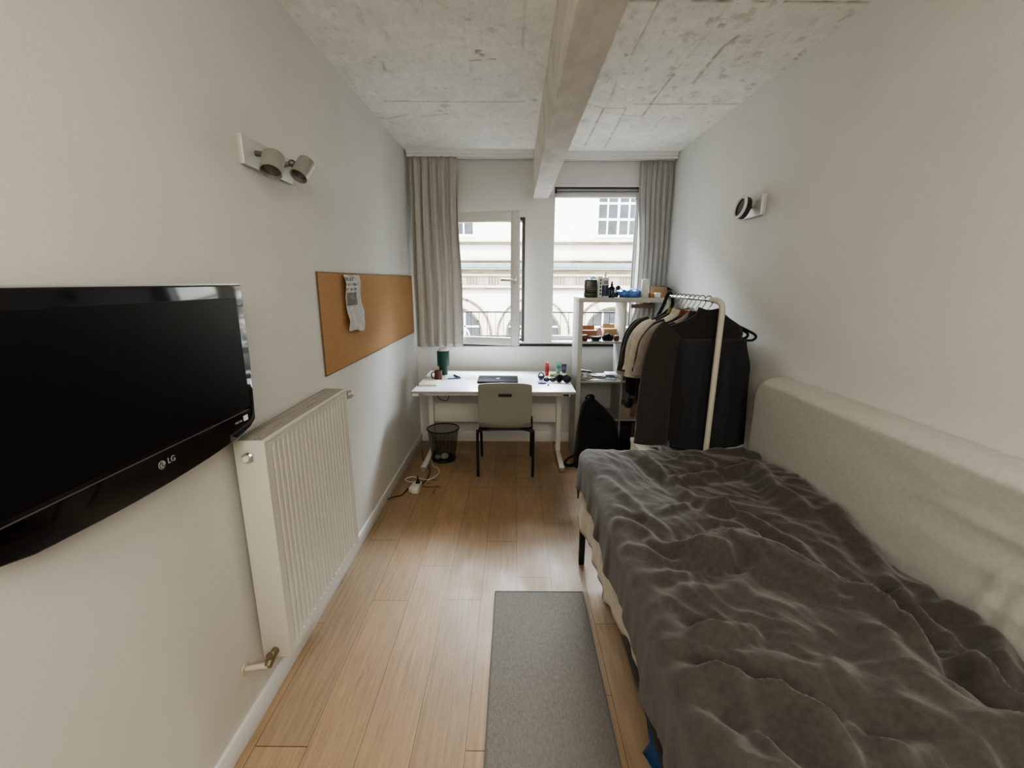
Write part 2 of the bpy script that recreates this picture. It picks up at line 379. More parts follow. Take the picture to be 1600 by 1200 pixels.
# floor: planks 18 cm wide with their own tints over a dark underlay (one mesh)
def make_floor():
    rnd = random.Random(11)
    W = .1795; verts = []; faces = []; cols = []
    def quad(x0, x1, y0, y1, z, c):
        n = len(verts); verts.extend([(x0, y0, z), (x1, y0, z), (x1, y1, z), (x0, y1, z)]); faces.append((n, n + 1, n + 2, n + 3)); cols.extend([c] * 4)
    quad(XL, XR, YF, YB, -.002, (.05, .030, .017))
    ends = {-5: 2.42, -4: 1.895, -3: 2.171, -2: 1.903, -1: 2.411, 0: 2.078, 1: 2.62, 2: 1.75}
    LEN = 1.235
    for k in range(-6, 8):
        x0 = .02 + k * W; x1 = x0 + W
        x0c, x1c = max(x0, XL), min(x1, XR)
        if x1c - x0c < .005: continue
        e = ends.get(k, rnd.uniform(1.2, 2.4)); y = e - LEN * 4
        while y < YB:
            t = rnd.uniform(.90, 1.08); w = rnd.uniform(-.02, .02)
            c = (.35 * t + w * .5, .238 * t, .138 * t - w * .4)
            a, b = max(y, YF), min(y + LEN, YB)
            if b > a + .01: quad(x0c + .0008, x1c - .0008, a + .0012, b - .0012, 0., c)
            y += LEN
    me = bpy.data.meshes.new('floor'); me.from_pydata(verts, [], faces); me.update()
    o = bpy.data.objects.new('floor', me); C.objects.link(o)
    colour_layer(o, cols)
    m, nt, b = new_mat('oak_planks')
    a = nt.nodes.new('ShaderNodeVertexColor'); a.layer_name = 'tint'
    tc = nt.nodes.new('ShaderNodeTexCoord')
    def noise(scale, stretch, detail=5., rough=.6, dist=0.):
        mp = nt.nodes.new('ShaderNodeMapping'); mp.inputs['Scale'].default_value = stretch
        nt.links.new(tc.outputs['Object'], mp.inputs[0])
        n = nt.nodes.new('ShaderNodeTexNoise'); _in(n, 'Scale', scale); _in(n, 'Detail', detail); _in(n, 'Roughness', rough); _in(n, 'Distortion', dist)
        nt.links.new(mp.outputs[0], n.inputs['Vector']); return n
    def rng(n, a0, a1, b0, b1):
        r = nt.nodes.new('ShaderNodeMapRange'); _in(r, 'From Min', a0); _in(r, 'From Max', a1); _in(r, 'To Min', b0); _in(r, 'To Max', b1)
        nt.links.new(n.outputs[0], r.inputs[0]); return r
    def mul(p, q):
        x = nt.nodes.new('ShaderNodeMath'); x.operation = 'MULTIPLY'; nt.links.new(p.outputs[0], x.inputs[0]); nt.links.new(q.outputs[0], x.inputs[1]); return x
    g1 = rng(noise(75, (1, .05, 1), 7., .7), .3, .7, .78, 1.18)         # grain along the planks
    g2 = rng(noise(2.2, (1, .5, 1), 3.), .3, .7, .90, 1.08)
    g3 = rng(noise(6., (2.4, .5, 1), 9., .75, .8), .60, .76, 1., .50)   # worn dark flecks
    f = mul(mul(g1, g2), g3)
    x = nt.nodes.new('ShaderNodeVectorMath'); x.operation = 'SCALE'
    nt.links.new(a.outputs['Color'], x.inputs[0]); nt.links.new(f.outputs[0], x.inputs['Scale'])
    nt.links.new(x.outputs[0], b.inputs['Base Color'])
    r = rng(noise(7, (1, .4, 1), 4.), .3, .7, .36, .58); nt.links.new(r.outputs[0], b.inputs['Roughness'])
    bp = nt.nodes.new('ShaderNodeBump'); _in(bp, 'Strength', .35); _in(bp, 'Distance', .004)
    nt.links.new(g1.outputs[0], bp.inputs['Height']); nt.links.new(bp.outputs[0], b.inputs['Normal'])
    me.materials.append(m)
    tag(o, 'oak plank floor with worn dark flecks', None, None, 'structure')
make_floor()
def scuffs():
    b = MB(); r = random.Random(2)
    for cx, cy, w, d in ((-.635, 3.14, .075, .012), (-.66, 3.262, .062, .008), (-.70, 3.15, .03, .007), (-.60, 3.07, .008, .045), (-.665, 3.20, .03, .006), (-.59, 3.15, .018, .016)):
        n = 22; poly = []
        for k in range(n):
            a = 2 * PI * k / n; q = r.uniform(.55, 1.25)
            poly.append((cx + w * q * math.cos(a), cy + d * q * math.sin(a) + .25 * (w * .3) * math.sin(k * 1.7) * (d / w)))
        b.prism(poly, 0., .0005, 'Z')
    tag(b.build('trim_1', mat('floor_scuff', (.17, .095, .055), .6, var=.5, vscale=70)), 'dark scuff marks on the floor planks', None, None, 'structure')
scuffs()

# ceiling: board-marked concrete, its seams and stains in a colour attribute and in slight relief
def make_ceiling():
    x0, x1, y0, y1 = XL, XR, 1.2, YB
    st = .0085; nx = int((x1 - x0) / st); ny = int((y1 - y0) / st)
    verts = []; cols = []
    near = lambda pts, x, y, w: min(p[0] for p in pts) - w < x < max(p[0] for p in pts) + w and min(p[1] for p in pts) - w < y < max(p[1] for p in pts) + w
    for j in range(ny + 1):
        y = y0 + (y1 - y0) * j / ny
        for i in range(nx + 1):
            x = x0 + (x1 - x0) * i / nx
            big = fbm(x * 1.1, y * .8, 3., 3); mid = fbm(x * 5, y * 3.5, 9., 3)
            v = 1. + .13 * big + .08 * mid
            dark = 0.
            for pts, a, w in CEIL_LINES:
                if near(pts, x, y, .05):
                    d = seg_dist(x, y, pts)
                    wob = .5 + 1.2 * max(0, .5 + mnoise.noise((x * 22, y * 22, 5.)))
                    dark = max(dark, a * wob * max(0., 1 - d / (w * 1.7)))
            for (sx, sy), r, a in CEIL_SPOTS:
                d = math.hypot(x - sx, y - sy)
                if d < r * 2: dark = max(dark, a * sstep(1.3, .2, d / r + .9 * mnoise.noise((x * 60, y * 60, sx * 9))))
            sp = fbm(x * 24, y * 15, 1.7, 5)
            region = .35 + .5 * sstep(.35, .8, x) * sstep(3.6, 2.6, y) + .25 * big
            if sp > .27 - .12 * region: dark = max(dark, min(.60, (sp - .27 + .12 * region) * 4.2) * max(0., region))
            d = math.hypot((x - .885) / .075, (y - 2.52) / .075)
            z = ZC
            if d < 1.15:
                v *= 1 + .06 * sstep(.8, 1.0, d) * sstep(1.15, 1.02, d); z += .012 * sstep(1., .3, d)
            tintw = 1 - dark * .52
            cols.append((.86 * v * tintw, .845 * v * tintw, .79 * v * (1 - dark * .57)))
            verts.append((x, y, z + .004 * dark + .0025 * mid))
    faces = [(j * (nx + 1) + i, (j + 1) * (nx + 1) + i, (j + 1) * (nx + 1) + i + 1, j * (nx + 1) + i + 1) for j in range(ny) for i in range(nx)]
    n = len(verts)
    verts += [(x0, YF, ZC), (x1, YF, ZC), (x1, y0, ZC), (x0, y0, ZC)]; cols += [(.8, .785, .735)] * 4
    faces.append((n, n + 3, n + 2, n + 1))
    me = bpy.data.meshes.new('ceiling'); me.from_pydata(verts, [], faces); me.update(); me.shade_smooth()
    o = bpy.data.objects.new('ceiling', me); C.objects.link(o); colour_layer(o, cols)
    me.materials.append(attr_mat('concrete_ceiling', 'tint', .9, bump=.5, bscale=40, var=.07, vscale=30, stretch=(1, .6, 1), speck=.34, sscale=55))
    tag(o, 'raw concrete ceiling with board seams and stains', None, None, 'structure')
make_ceiling()
MB().bx(XL - .1, XR + .1, YF - .1, YB + .25, ZC + .03, ZC + .2).build('ceiling.001', M['wall'])['kind'] = 'structure'

struct('wall_left', MB().bx(XL - .12, XL, YF - .1, YB + .25, -.05, ZC + .03), M['wall'], 'white painted left wall')
struct('wall_right', MB().bx(XR, XR + .12, YF - .1, YB + .25, -.05, ZC + .03), M['wall'], 'white painted right wall')
struct('wall_front', MB().bx(XL, XR, YF - .1, YF, -.05, ZC + .03), M['wall'], 'white painted wall behind the camera')
Z0, ZLH, ZRH, XA, XB_, XC_, XD = .975, 2.10, 2.355, -.74, .092, .347, 1.13
wb = MB(); y0, y1 = YB, YB + .24
wb.bx(XL, XR, y0, y1, -.05, Z0).bx(XL, XC_, y0, y1, ZLH, ZC + .03).bx(XC_, XR, y0, y1, ZRH, ZC + .03)
wb.bx(XL, XA, y0, y1, Z0, ZLH).bx(XB_, XC_, y0, y1, Z0, ZLH).bx(XD, XR, y0, y1, Z0, ZRH)
struct('wall_back', wb, M['wall'], 'white back wall with two window openings')
struct('trim_2', MB().bx(.096, .343, YB - .018, YB, Z0, 2.25), M['wall'], 'white pillar between the two windows')
M['beam'] = mat('beam_concrete', (.66, .63, .585), .9, var=.13, vscale=11, bump=.55, bscale=16, stretch=(1, .5, 1), detail=8)
bm_ = MB().grid(14, 260, lambda u, v: (
    (lambda a, b: (a[0] + mnoise.noise((a[0] * 30, b * 25, a[1] * 30)) * .0022, b, a[1] + mnoise.noise((a[0] * 30 + 9, b * 25, a[1] * 30)) * .003))(
        [(.157, ZC + .02), (.157, 2.515), (.157, 2.43), (.157, 2.34), (.157, 2.253), (.1605, 2.249), (.19, 2.249), (.225, 2.249), (.26, 2.249), (.2905, 2.249), (.294, 2.253), (.294, 2.34), (.294, 2.43), (.294, 2.515), (.294, ZC + .02)][round(u * 14)], YF + (YB - YF) * v)))
struct('trim_3', bm_, M['beam'], 'rough whitewashed concrete beam running along the ceiling')
struct('baseboard_left', MB().bx(XL, XL + .015, YF, YB, 0, .085, .004), M['white_trim'], 'white baseboard along the left wall')
struct('baseboard_right', MB().bx(XR - .015, XR, YF, YB, 0, .085, .004), M['white_trim'], 'white baseboard along the right wall')
struct('baseboard_back', MB().bx(XL + .015, XR - .015, YB - .015, YB, 0, .10, .004), M['white_trim'], 'white baseboard under the windows')
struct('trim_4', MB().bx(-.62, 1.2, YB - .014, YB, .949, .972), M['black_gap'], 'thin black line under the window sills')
struct('trim_5', MB().bx(XA, XB_, YB - .012, YB + .22, .973, .99, .003).bx(XC_, XD, YB - .012, YB + .22, .973, .99, .003), M['white_trim'], 'white window sills')

# curtain tracks
for xa, xb, dy, lab in ((XL + .02, .155, -.062, 'white double curtain track on the ceiling left of the beam'), (.296, XR - .01, -.01, 'white double curtain track on the ceiling right of the beam')):
    t = thing('curtain_track', lab, 'curtain track', ((xa + xb) / 2, 4.06, 2.55), group='ceiling curtain tracks')
    MB().bx(xa, xb, 4.04 + dy, 4.056 + dy, 2.546, 2.566, .003).bx(xa, xb, 4.095 + dy, 4.111 + dy, 2.546, 2.566, .003).build('rail', M['white_trim'], t)
    MB().bx(xa, xb, 4.03 + dy, 4.12 + dy, 2.566, ZC + .004, .004).build('mounting_board', M['white_trim'], t)

# windows
def window_left():
    t = thing('window_1', 'left window with its white sash swung into the room', None, ((XA + XB_) / 2, YB + .1, Z0)); t['kind'] = 'structure'
    f = MB(); d0, d1 = YB + .012, YB + .16
    f.bx(XB_ - .026, XB_, d0, d1, .99, ZLH).bx(XA, XA + .026, d0, d1, .99, ZLH).bx(XA + .026, XB_ - .026, d0, d1, ZLH - .026, ZLH).bx(XA + .026, XB_ - .026, d0 + .06, d1, .99, 1.012)
    f.build('window_frame', M['frame_dark'], t)
    W = .812; zb, zt = .984, 2.122; sw = .066; th = .048
    m = Matrix.Translation((-.742, YB - .012, 0)) @ Matrix.Rotation(math.radians(-13.6), 4, 'Z')
    s = MB(); s.bx(0, sw, -th, 0, zb, zt, .006).bx(W - sw, W, -th, 0, zb, zt, .006).bx(sw, W - sw, -th, 0, zt - .085, zt, .006).bx(sw, W - sw, -th, 0, zb, zb + .07, .006)
    s.bx(sw - .004, sw + .01, -th * .75, -th * .3, zb + .06, zt - .08).bx(W - sw - .01, W - sw + .004, -th * .75, -th * .3, zb + .06, zt - .08)
    bmesh.ops.transform(s.bm, matrix=m, verts=s.bm.verts); so = s.build('sash', M['sash'], t)
    g = MB().bx(sw, W - sw, -th * .55, -th * .45, zb + .06, zt - .08); bmesh.ops.transform(g.bm, matrix=m, verts=g.bm.verts); g.build('pane', M['glass'], so)
    h = MB(); hz = 1.555
    h.box((W - sw / 2, -th - .004, hz), (.03, .008, .07), .003).cyl((W - sw / 2, -th - .004, hz), (W - sw / 2, -th - .05, hz), .011).box((W - sw / 2 - .05, -th - .05, hz), (.135, .016, .022), .006)
    bmesh.ops.transform(h.bm, matrix=m, verts=h.bm.verts); h.build('handle', M['silver'], so)
window_left()
def window_right():
    t = thing('window_2', 'taller right window with a dark blind slot at its top', None, ((XC_ + XD) / 2, YB + .1, Z0)); t['kind'] = 'structure'
    d0, d1 = YB + .155, YB + .215
    f = MB(); f.bx(XC_, XC_ + .02, d0, d1, .99, ZRH, .003).bx(XD - .018, XD, d0, d1, .99, ZRH, .004).bx(XC_ + .02, XD - .018, d0, d1, 2.292, ZRH, .004).bx(XC_ + .02, XD - .018, d0, d1, .99, 1.03, .004)
    f.build('window_frame', M['sash'], t)
    MB().bx(XC_ + .002, XD - .002, YB + .03, YB + .154, 2.335, ZRH - .001).bx(XC_ + .002, XC_ + .022, YB + .03, YB + .154, 2.30, 2.335).build('blind_slot', M['frame_dark'], t)
    MB().bx(XC_ + .02, XD - .018, d0 + .025, d0 + .031, 1.03, 2.292).build('pane', M['glass'], t)
window_right()

# curtains
def curtain(label, m, edge_l, edge_r, y, z0, z1, nf, amp, seed, tie=None):
    r = random.Random(seed); ph = [r.uniform(-.5, .5) for _ in range(40)]; am = [r.uniform(.55, 1.25) for _ in range(40)]
    def fn(u, v):
        z = z1 + (z0 - z1) * v
        xa, xb = edge_l(v), edge_r(v)
        q = u + .012 * math.sin(v * 5 + u * 9 + seed)
        k = q * nf; i = int(max(0, min(38, k)))
        a = am[i] * (1 - (k - i)) + am[i + 1] * (k - i)
        open_ = .45 + .55 * sstep(0, .25, v)
        sn = math.sin(2 * PI * k + ph[i] * .6); off = math.copysign(abs(sn) ** .7, sn) * amp * a * open_ + .35 * amp * math.sin(4.4 * PI * k + 2 + 2 * v) * (1 - .6 * v)
        off += .3 * amp * math.sin(60 * PI * u) * sstep(.08, 0., v)
        return (xa + (xb - xa) * u + .004 * math.sin(2 * PI * k * 1.0 + 1.2), y + off, z)
    o = MB().grid(int(nf * 18), 46, fn).build('curtain', m, angle=180)
    md = o.modifiers.new('thick', 'SOLIDIFY'); md.thickness = .003
    return tag(o, label, 'curtain', 'pair of grey curtains')
curtain('long warm grey curtain bunched left of the open window sash', M['curtain'], lambda v: -.886, lambda v: -.478 - .004 * math.sin(v * 7) + .018 * sstep(.2, .7, v), 3.988, .965, 2.548, 5.5, .020, 3)
curtain('cooler grey curtain at the right window behind the shelf', M['curtain_cool'], lambda v: 1.062 + .035 * sstep(.1, .5, v) - .10 * sstep(.75, 1., v), lambda v: 1.342 + .012 * v, 4.098, .957, 2.545, 6, .013, 8)

# ------------------------------------------------------------------ outside
M['fac'] = mat('facade_render', (.84, .80, .70), .9, var=.03, vscale=1.5)
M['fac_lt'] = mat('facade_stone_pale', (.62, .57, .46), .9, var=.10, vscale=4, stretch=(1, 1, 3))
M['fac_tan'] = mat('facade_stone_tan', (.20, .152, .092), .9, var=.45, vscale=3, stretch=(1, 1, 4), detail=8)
M['fac_grey'] = mat('facade_zinc', (.22, .245, .275), .8, var=.15, vscale=3)
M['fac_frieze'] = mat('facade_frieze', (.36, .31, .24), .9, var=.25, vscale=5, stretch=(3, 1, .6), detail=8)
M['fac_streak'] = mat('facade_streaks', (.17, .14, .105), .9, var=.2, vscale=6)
M['fac_glass'] = mat('facade_glass', (.055, .057, .057), .4, var=.45, vscale=2.5)
M['fac_frame'] = mat('facade_window_frame', (.85, .84, .80), .6)
def facade():
    F = 13.; xa, xb = -9., 11.
    t = thing('facing_building', 'sunlit cream building with arched windows across the street', 'building', (1, F, -4))
    MB().bx(xa, xb, F, F + 1, -4, 7.5).build('wall', M['fac'], t)
    def band(n, z0, z1, d, m): MB().bx(xa, xb, F - d, F, z0, z1, .02).build(n, m, t)
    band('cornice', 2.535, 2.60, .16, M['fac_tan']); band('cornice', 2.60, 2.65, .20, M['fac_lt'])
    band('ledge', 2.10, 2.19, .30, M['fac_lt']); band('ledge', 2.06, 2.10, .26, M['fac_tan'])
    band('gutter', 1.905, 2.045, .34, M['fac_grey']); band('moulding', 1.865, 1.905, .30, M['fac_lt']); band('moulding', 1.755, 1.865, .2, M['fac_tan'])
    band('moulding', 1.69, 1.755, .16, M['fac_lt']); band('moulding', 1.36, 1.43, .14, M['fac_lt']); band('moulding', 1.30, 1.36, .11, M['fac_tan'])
    s = MB().bx(xa, xb, F - .08, F, 1.43, 1.69); x = xa + .2
    while x < xb - .5:
        for k in range(4): s.bx(x + k * .085, x + k * .085 + .035, F - .1, F - .05, 1.46, 1.66)
        x += .62
    fz = s.build('frieze', M['fac_frieze'], t); fz.data.materials.append(M['fac_streak'])
    for p in fz.data.polygons: p.material_index = 1 if p.area < .5 else 0
    for k in range(-3, 5):
        cx, cz = .549 + 2.275 * k, .035
        def ring(r0, r1, d, m, n):
            b = MB(); N = 36
            poly = [(cx + r1 * math.cos(PI * i / N), cz + r1 * math.sin(PI * i / N)) for i in range(N + 1)] + [(cx - r0 * math.cos(PI * i / N), cz + r0 * math.sin(PI * i / N)) for i in range(N + 1)]
            for i in range(N):
                a0, a1 = PI * i / N, PI * (i + 1) / N
                b.prism([(cx + r0 * math.cos(a0), cz + r0 * math.sin(a0)), (cx + r1 * math.cos(a0), cz + r1 * math.sin(a0)), (cx + r1 * math.cos(a1), cz + r1 * math.sin(a1)), (cx + r0 * math.cos(a1), cz + r0 * math.sin(a1))], F - d, F, 'Y')
            b.bx(cx - r1, cx - r0, F - d, F, -2.4, cz).bx(cx + r0, cx + r1, F - d, F, -2.4, cz)
            return b.build(n, m, t)
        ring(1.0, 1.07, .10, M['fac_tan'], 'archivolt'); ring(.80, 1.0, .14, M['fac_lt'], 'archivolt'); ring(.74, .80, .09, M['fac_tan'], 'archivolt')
        N = 28
        w = MB().prism([(cx + .75 * math.cos(PI * i / N), cz + .75 * math.sin(PI * i / N)) for i in range(N + 1)] + [(cx - .75, -2.4), (cx + .75, -2.4)], F - .04, F, 'Y').build('arched_window', M['fac_glass'], t)
        f = MB()
        for xx in (-.28, .28): f.bx(cx + xx - .03, cx + xx + .03, F - .08, F - .04, -2.4, cz + .66)
        f.bx(cx - .75, cx + .75, F - .08, F - .04, cz + .20, cz + .25)
        f.tube([(cx + .42 * math.cos(PI * i / 12), F - .06, cz - .12 + .42 * math.sin(PI * i / 12)) for i in range(13)], .026, 6)
        f.cyl((cx - .55, F - .06, cz - .25), (cx - .12, F - .06, cz + .24), .026, seg=6).cyl((cx - .55, F - .06, cz + .22), (cx - .1, F - .06, cz - .3), .026, seg=6)
        f.build('muntins', M['fac_frame'], w)
    for k in range(-2, 3):
        x0 = 2.311 + 4.57 * k
        fr = MB().bx(x0 - .08, x0 + 1.16, F - .05, F, 2.74, 4.9).build('window', M['fac_frame'], t)
        p = MB()
        for xo, ws in ((0, .22), (.27, .24), (.58, .23), (.86, .23)):
            for z0, z1 in ((2.82, 3.18), (3.25, 3.60), (3.665, 4.02), (4.09, 4.44), (4.5, 4.8)): p.bx(x0 + xo, x0 + xo + ws, F - .06, F - .045, z0, z1)
        p.build('pane', M['fac_glass'], fr)
facade()
struct('ground', MB().bx(-14, 16, YB + .24, 14, -4.2, -4.), mat('street', (.35, .34, .32), .9), 'street below the windows')
def railing():
    t = thing('balcony_railing', 'thin dark metal railing outside the two windows', 'railing', (.2, 4.47, .98))
    MB().bx(-1.1, 1.5, 4.46, 4.48, 1.238, 1.25).bx(-1.1, -1.08, YB + .238, 4.47, 1.238, 1.25).bx(1.48, 1.5, YB + .238, 4.47, 1.238, 1.25).build('top_rail', M['black_metal'], t)
    MB().bx(-1.1, 1.5, 4.462, 4.478, 1.0, 1.012).build('bottom_rail', M['black_metal'], t)
    x = -1.09
    while x < 1.5:
        MB().bx(x, x + .0055, 4.466, 4.473, 1.01, 1.24).build('baluster', M['black_metal'], t); x += .0815
railing()

# ------------------------------------------------------------------ left wall
def television():
    t = thing('television', 'black flat television on the left wall with a silver edge', 'television', (XL, 1.0, 1.07))
    xf, y0, y1 = -.832, .56, 1.376
    zt = 1.532
    # body outline (y, z): chin bows down, bottom corners cut back
    out = [(y0, zt), (y1, zt), (y1 - .002, 1.30), (y1 - .015, 1.112), (y1 - .045, 1.094)] + [(y1 - .12 - (y1 - y0 - .24) * i / 14, 1.077 - .012 * math.sin(PI * i / 14)) for i in range(15)] + [(y0 + .045, 1.094), (y0 + .015, 1.112), (y0 + .002, 1.30)]
    MB().prism(out, xf - .03, xf, 'X', .005, 3).build('bezel', M['black_gloss'], t)
    MB().prism([(y0 + .01, zt - .01), (y1 - .01, zt - .01), (y1 - .03, 1.13), (y0 + .03, 1.13)], XL + .015, xf - .03, 'X', .012, 2).build('back_shell', M['black_plastic'], t)
    MB().bx(XL, XL + .02, .85, 1.15, 1.18, 1.42, .003).build('wall_mount', M['black_metal'], t)
    s = MB().bx(xf - .002, xf + .0008, y0 + .036, y1 - .036, 1.160, zt - .036, .0015, 1).build('screen', M['screen'], t)
    MB().prism([(y1 + .001, zt + .001), (y1 - .001, 1.30), (y1 - .014, 1.112), (y1 - .010, 1.111), (y1 + .004, 1.30), (y1 + .006, zt + .001)], xf - .034, xf - .010, 'X').build('silver_edge', M['chrome'], t)
    MB().bx(xf - .03, xf - .008, y0, y1, zt, zt + .0035).build('top_edge', M['silver'], t)
    MB().tube([(xf - .004, y1 - .125, 1.078), (xf - .004, y1 - .10, 1.081), (xf - .006, y1 - .075, 1.088)], .0035, 6).build('corner_glint', M['chrome'], t)
    MB().bx(xf, xf + .0012, y0 + .06, y1 - .05, 1.150, 1.1525).build('chin_line', mat('chin_line', (.10, .10, .10), .3), t)
    # emblem: a round face mark and two letters
    e = MB(); cy, cz, r = .972, 1.119, .0105
    e.cyl((xf - .001, cy, cz), (xf + .0012, cy, cz), r, seg=28)
    eo = e.build('emblem', M['logo'], t)
    f = MB(); k = xf + .0016
    f.bx(xf, k, cy - .001, cy + .001, cz - .003, cz + .006).bx(xf, k, cy - .001, cy + .006, cz - .004, cz - .002).cyl((xf, cy - .0045, cz + .0045), (k, cy - .0045, cz + .0045), .0016, seg=10)
    f.tube([(k, cy + .0085 * math.cos(a), cz + .0085 * math.sin(a)) for a in [PI * .5 + i * PI * 1.5 / 14 for i in range(15)]], .0008, 6)
    f.build('emblem_lines', M['black_plastic'], eo)
    R = Matrix(((0, 0, 1, 0), (1, 0, 0, 0), (0, 1, 0, 0), (0, 0, 0, 1)))
    text('brand_letters', 'LG', .0205, Matrix.Translation((xf + .0006, 1.002, 1.121)) @ R, M['logo'], t)
    MB().bx(xf, xf + .001, y1 - .078, y1 - .056, 1.122, 1.139, .0004, 1).build('sticker', M['paper'], t)
    text('badge_text', 'FULL HD', .0085, Matrix.Translation((xf + .0006, y1 - .103, 1.127)) @ R, M['logo'], t)
television()

def radiator():
    t = thing('radiator', 'white steel panel radiator with vertical grooves on the left wall', 'radiator', (-.84, 1.66, .235))
    y0, y1, z0, z1, xb, xf = 1.316, 2.012, .238, 1.056, -.888, -.790
    # grooved front panel: profile along y
    n = 20; prof = []; m0 = .034; pw = (y1 - y0 - 2 * m0) / n
    prof.append((xf, y0 + .004))
    for i in range(n):
        a = y0 + m0 + i * pw
        prof += [(xf, a + pw * .02), (xf - .026, a + pw * .10), (xf - .026, a + pw * .40), (xf, a + pw * .58)]
    prof.append((xf, y1 - .004))
    zz = [z0, z0 + .030, z0 + .046, z1 - .046, z1 - .030, z1 - .012]
    b = MB()
    def fn(u, v):
        x, y = prof[round(u * (len(prof) - 1))]; j = round(v * 5)
        if j in (0, 1, 4, 5): x = xf
        return (x, y, zz[j])
    b.grid(len(prof) - 1, 5, fn); b.bx(xf - .034, xf - .030, y0 + .004, y1 - .004, z0, z1 - .012)
    b.build('front_panel', M['radiator'], t, angle=25)
    MB().bx(xb, xb + .014, y0 + .004, y1 - .004, z0, z1 - .012, .004).build('rear_panel', M['radiator'], t)
    for ya, yb in ((y0 - .003, y0 + .003), (y1 - .003, y1 + .003)):
        MB().bx(xb, xf + .002, ya, yb, z0, z1 - .003, .0025).build('side_panel', M['radiator'], t)
    g = MB()
    for i in range(46): g.bx(xb + .008, xf - .008, y0 + .012 + i * .01487, y0 + .016 + i * .01487, z1 - .010, z1 - .002)
    for x in (xb + .004, xb + .033, xb + .063, xf - .006): g.bx(x, x + .003, y0 + .003, y1 - .003, z1 - .010, z1 - .001)
    g.build('top_grille', mat('radiator_grille_bars', (.34, .32, .28), .45), t)
    MB().bx(xb + .006, xf - .014, y0 + .006, y1 - .006, z1 - .03, z1 - .024).build('inner_fins', mat('radiator_inside', (.10, .095, .085), .7), t)
    MB().bx(xf - .004, xf + .003, y0, y1, z1 - .014, z1, .002).build('front_rim', M['radiator'], t)
    v = MB(); yy, xx, zv = y0 - .003, -.842, .998
    v.cyl((xx, yy, zv), (xx, yy - .007, zv), .019, seg=6).cyl((xx, yy - .007, zv), (xx, yy - .014, zv), .014)
    vo = v.build('blanking_plug', M['chrome'], t)
    MB().cyl((xx, yy - .014, zv), (xx, yy - .020, zv), .0095).build('plug_cap', mat('plug_white', (.7, .68, .62), .4), vo)
    p = MB().cyl((xx, y0 - .003, .268), (xx, y0 - .03, .268), .013).cyl((xx, y0 - .022, .272), (xx, y0 - .060, .252), .016, .013, seg=12).cyl((xx + .0, y0 - .042, .258), (xx, y0 - .042, .285), .011, seg=10).build('return_valve', M['brass'], t)
    MB().cyl((xx, y0 - .055, .255), (XL + .002, y0 - .065, .250), .010).cyl((XL + .008, y0 - .065, .250), (XL + .002, y0 - .065, .250), .021).build('pipe', mat('pipe_paint', (.55, .50, .42), .45), t)
    h = MB().cyl((xx, y1 + .003, .998), (xx, y1 + .03, .998), .012).build('valve_body', M['chrome'], t)
    MB().cyl((-.845, y1 + .03, .998), (-.785, y1 + .03, 1.018), .019, .021).cyl((-.785, y1 + .03, 1.018), (-.768, y1 + .03, 1.024), .017, .013).build('thermostat_head', mat('thermostat_grey', (.42, .42, .40), .3, metal=.5), h)

    for q in ((y0 + .12, z1 - .14), (y1 - .15, z1 - .14), (y0 + .12, z0 + .05), (y1 - .15, z0 + .05)): MB().bx(XL + .002, xb, q[0], q[0] + .03, q[1], q[1] + .09).build('bracket', M['radiator'], t)
radiator()

cb = thing('cork_board', 'long brown cork board with a thin dark edge on the left wall', 'pin board', (XL, 3.1, 1.09))
MB().bx(XL + .002, XL + .007, 2.104, 4.035, 1.094, 1.582).build('cork_sheet', M['cork'], cb)
MB().bx(XL + .002, XL + .008, 2.100, 2.104, 1.09, 1.586).bx(XL + .002, XL + .008, 2.104, 4.035, 1.582, 1.586).bx(XL + .002, XL + .008, 2.104, 4.035, 1.09, 1.094).build('edge_strip', mat('cork_edge', (.16, .09, .04), .7), cb)

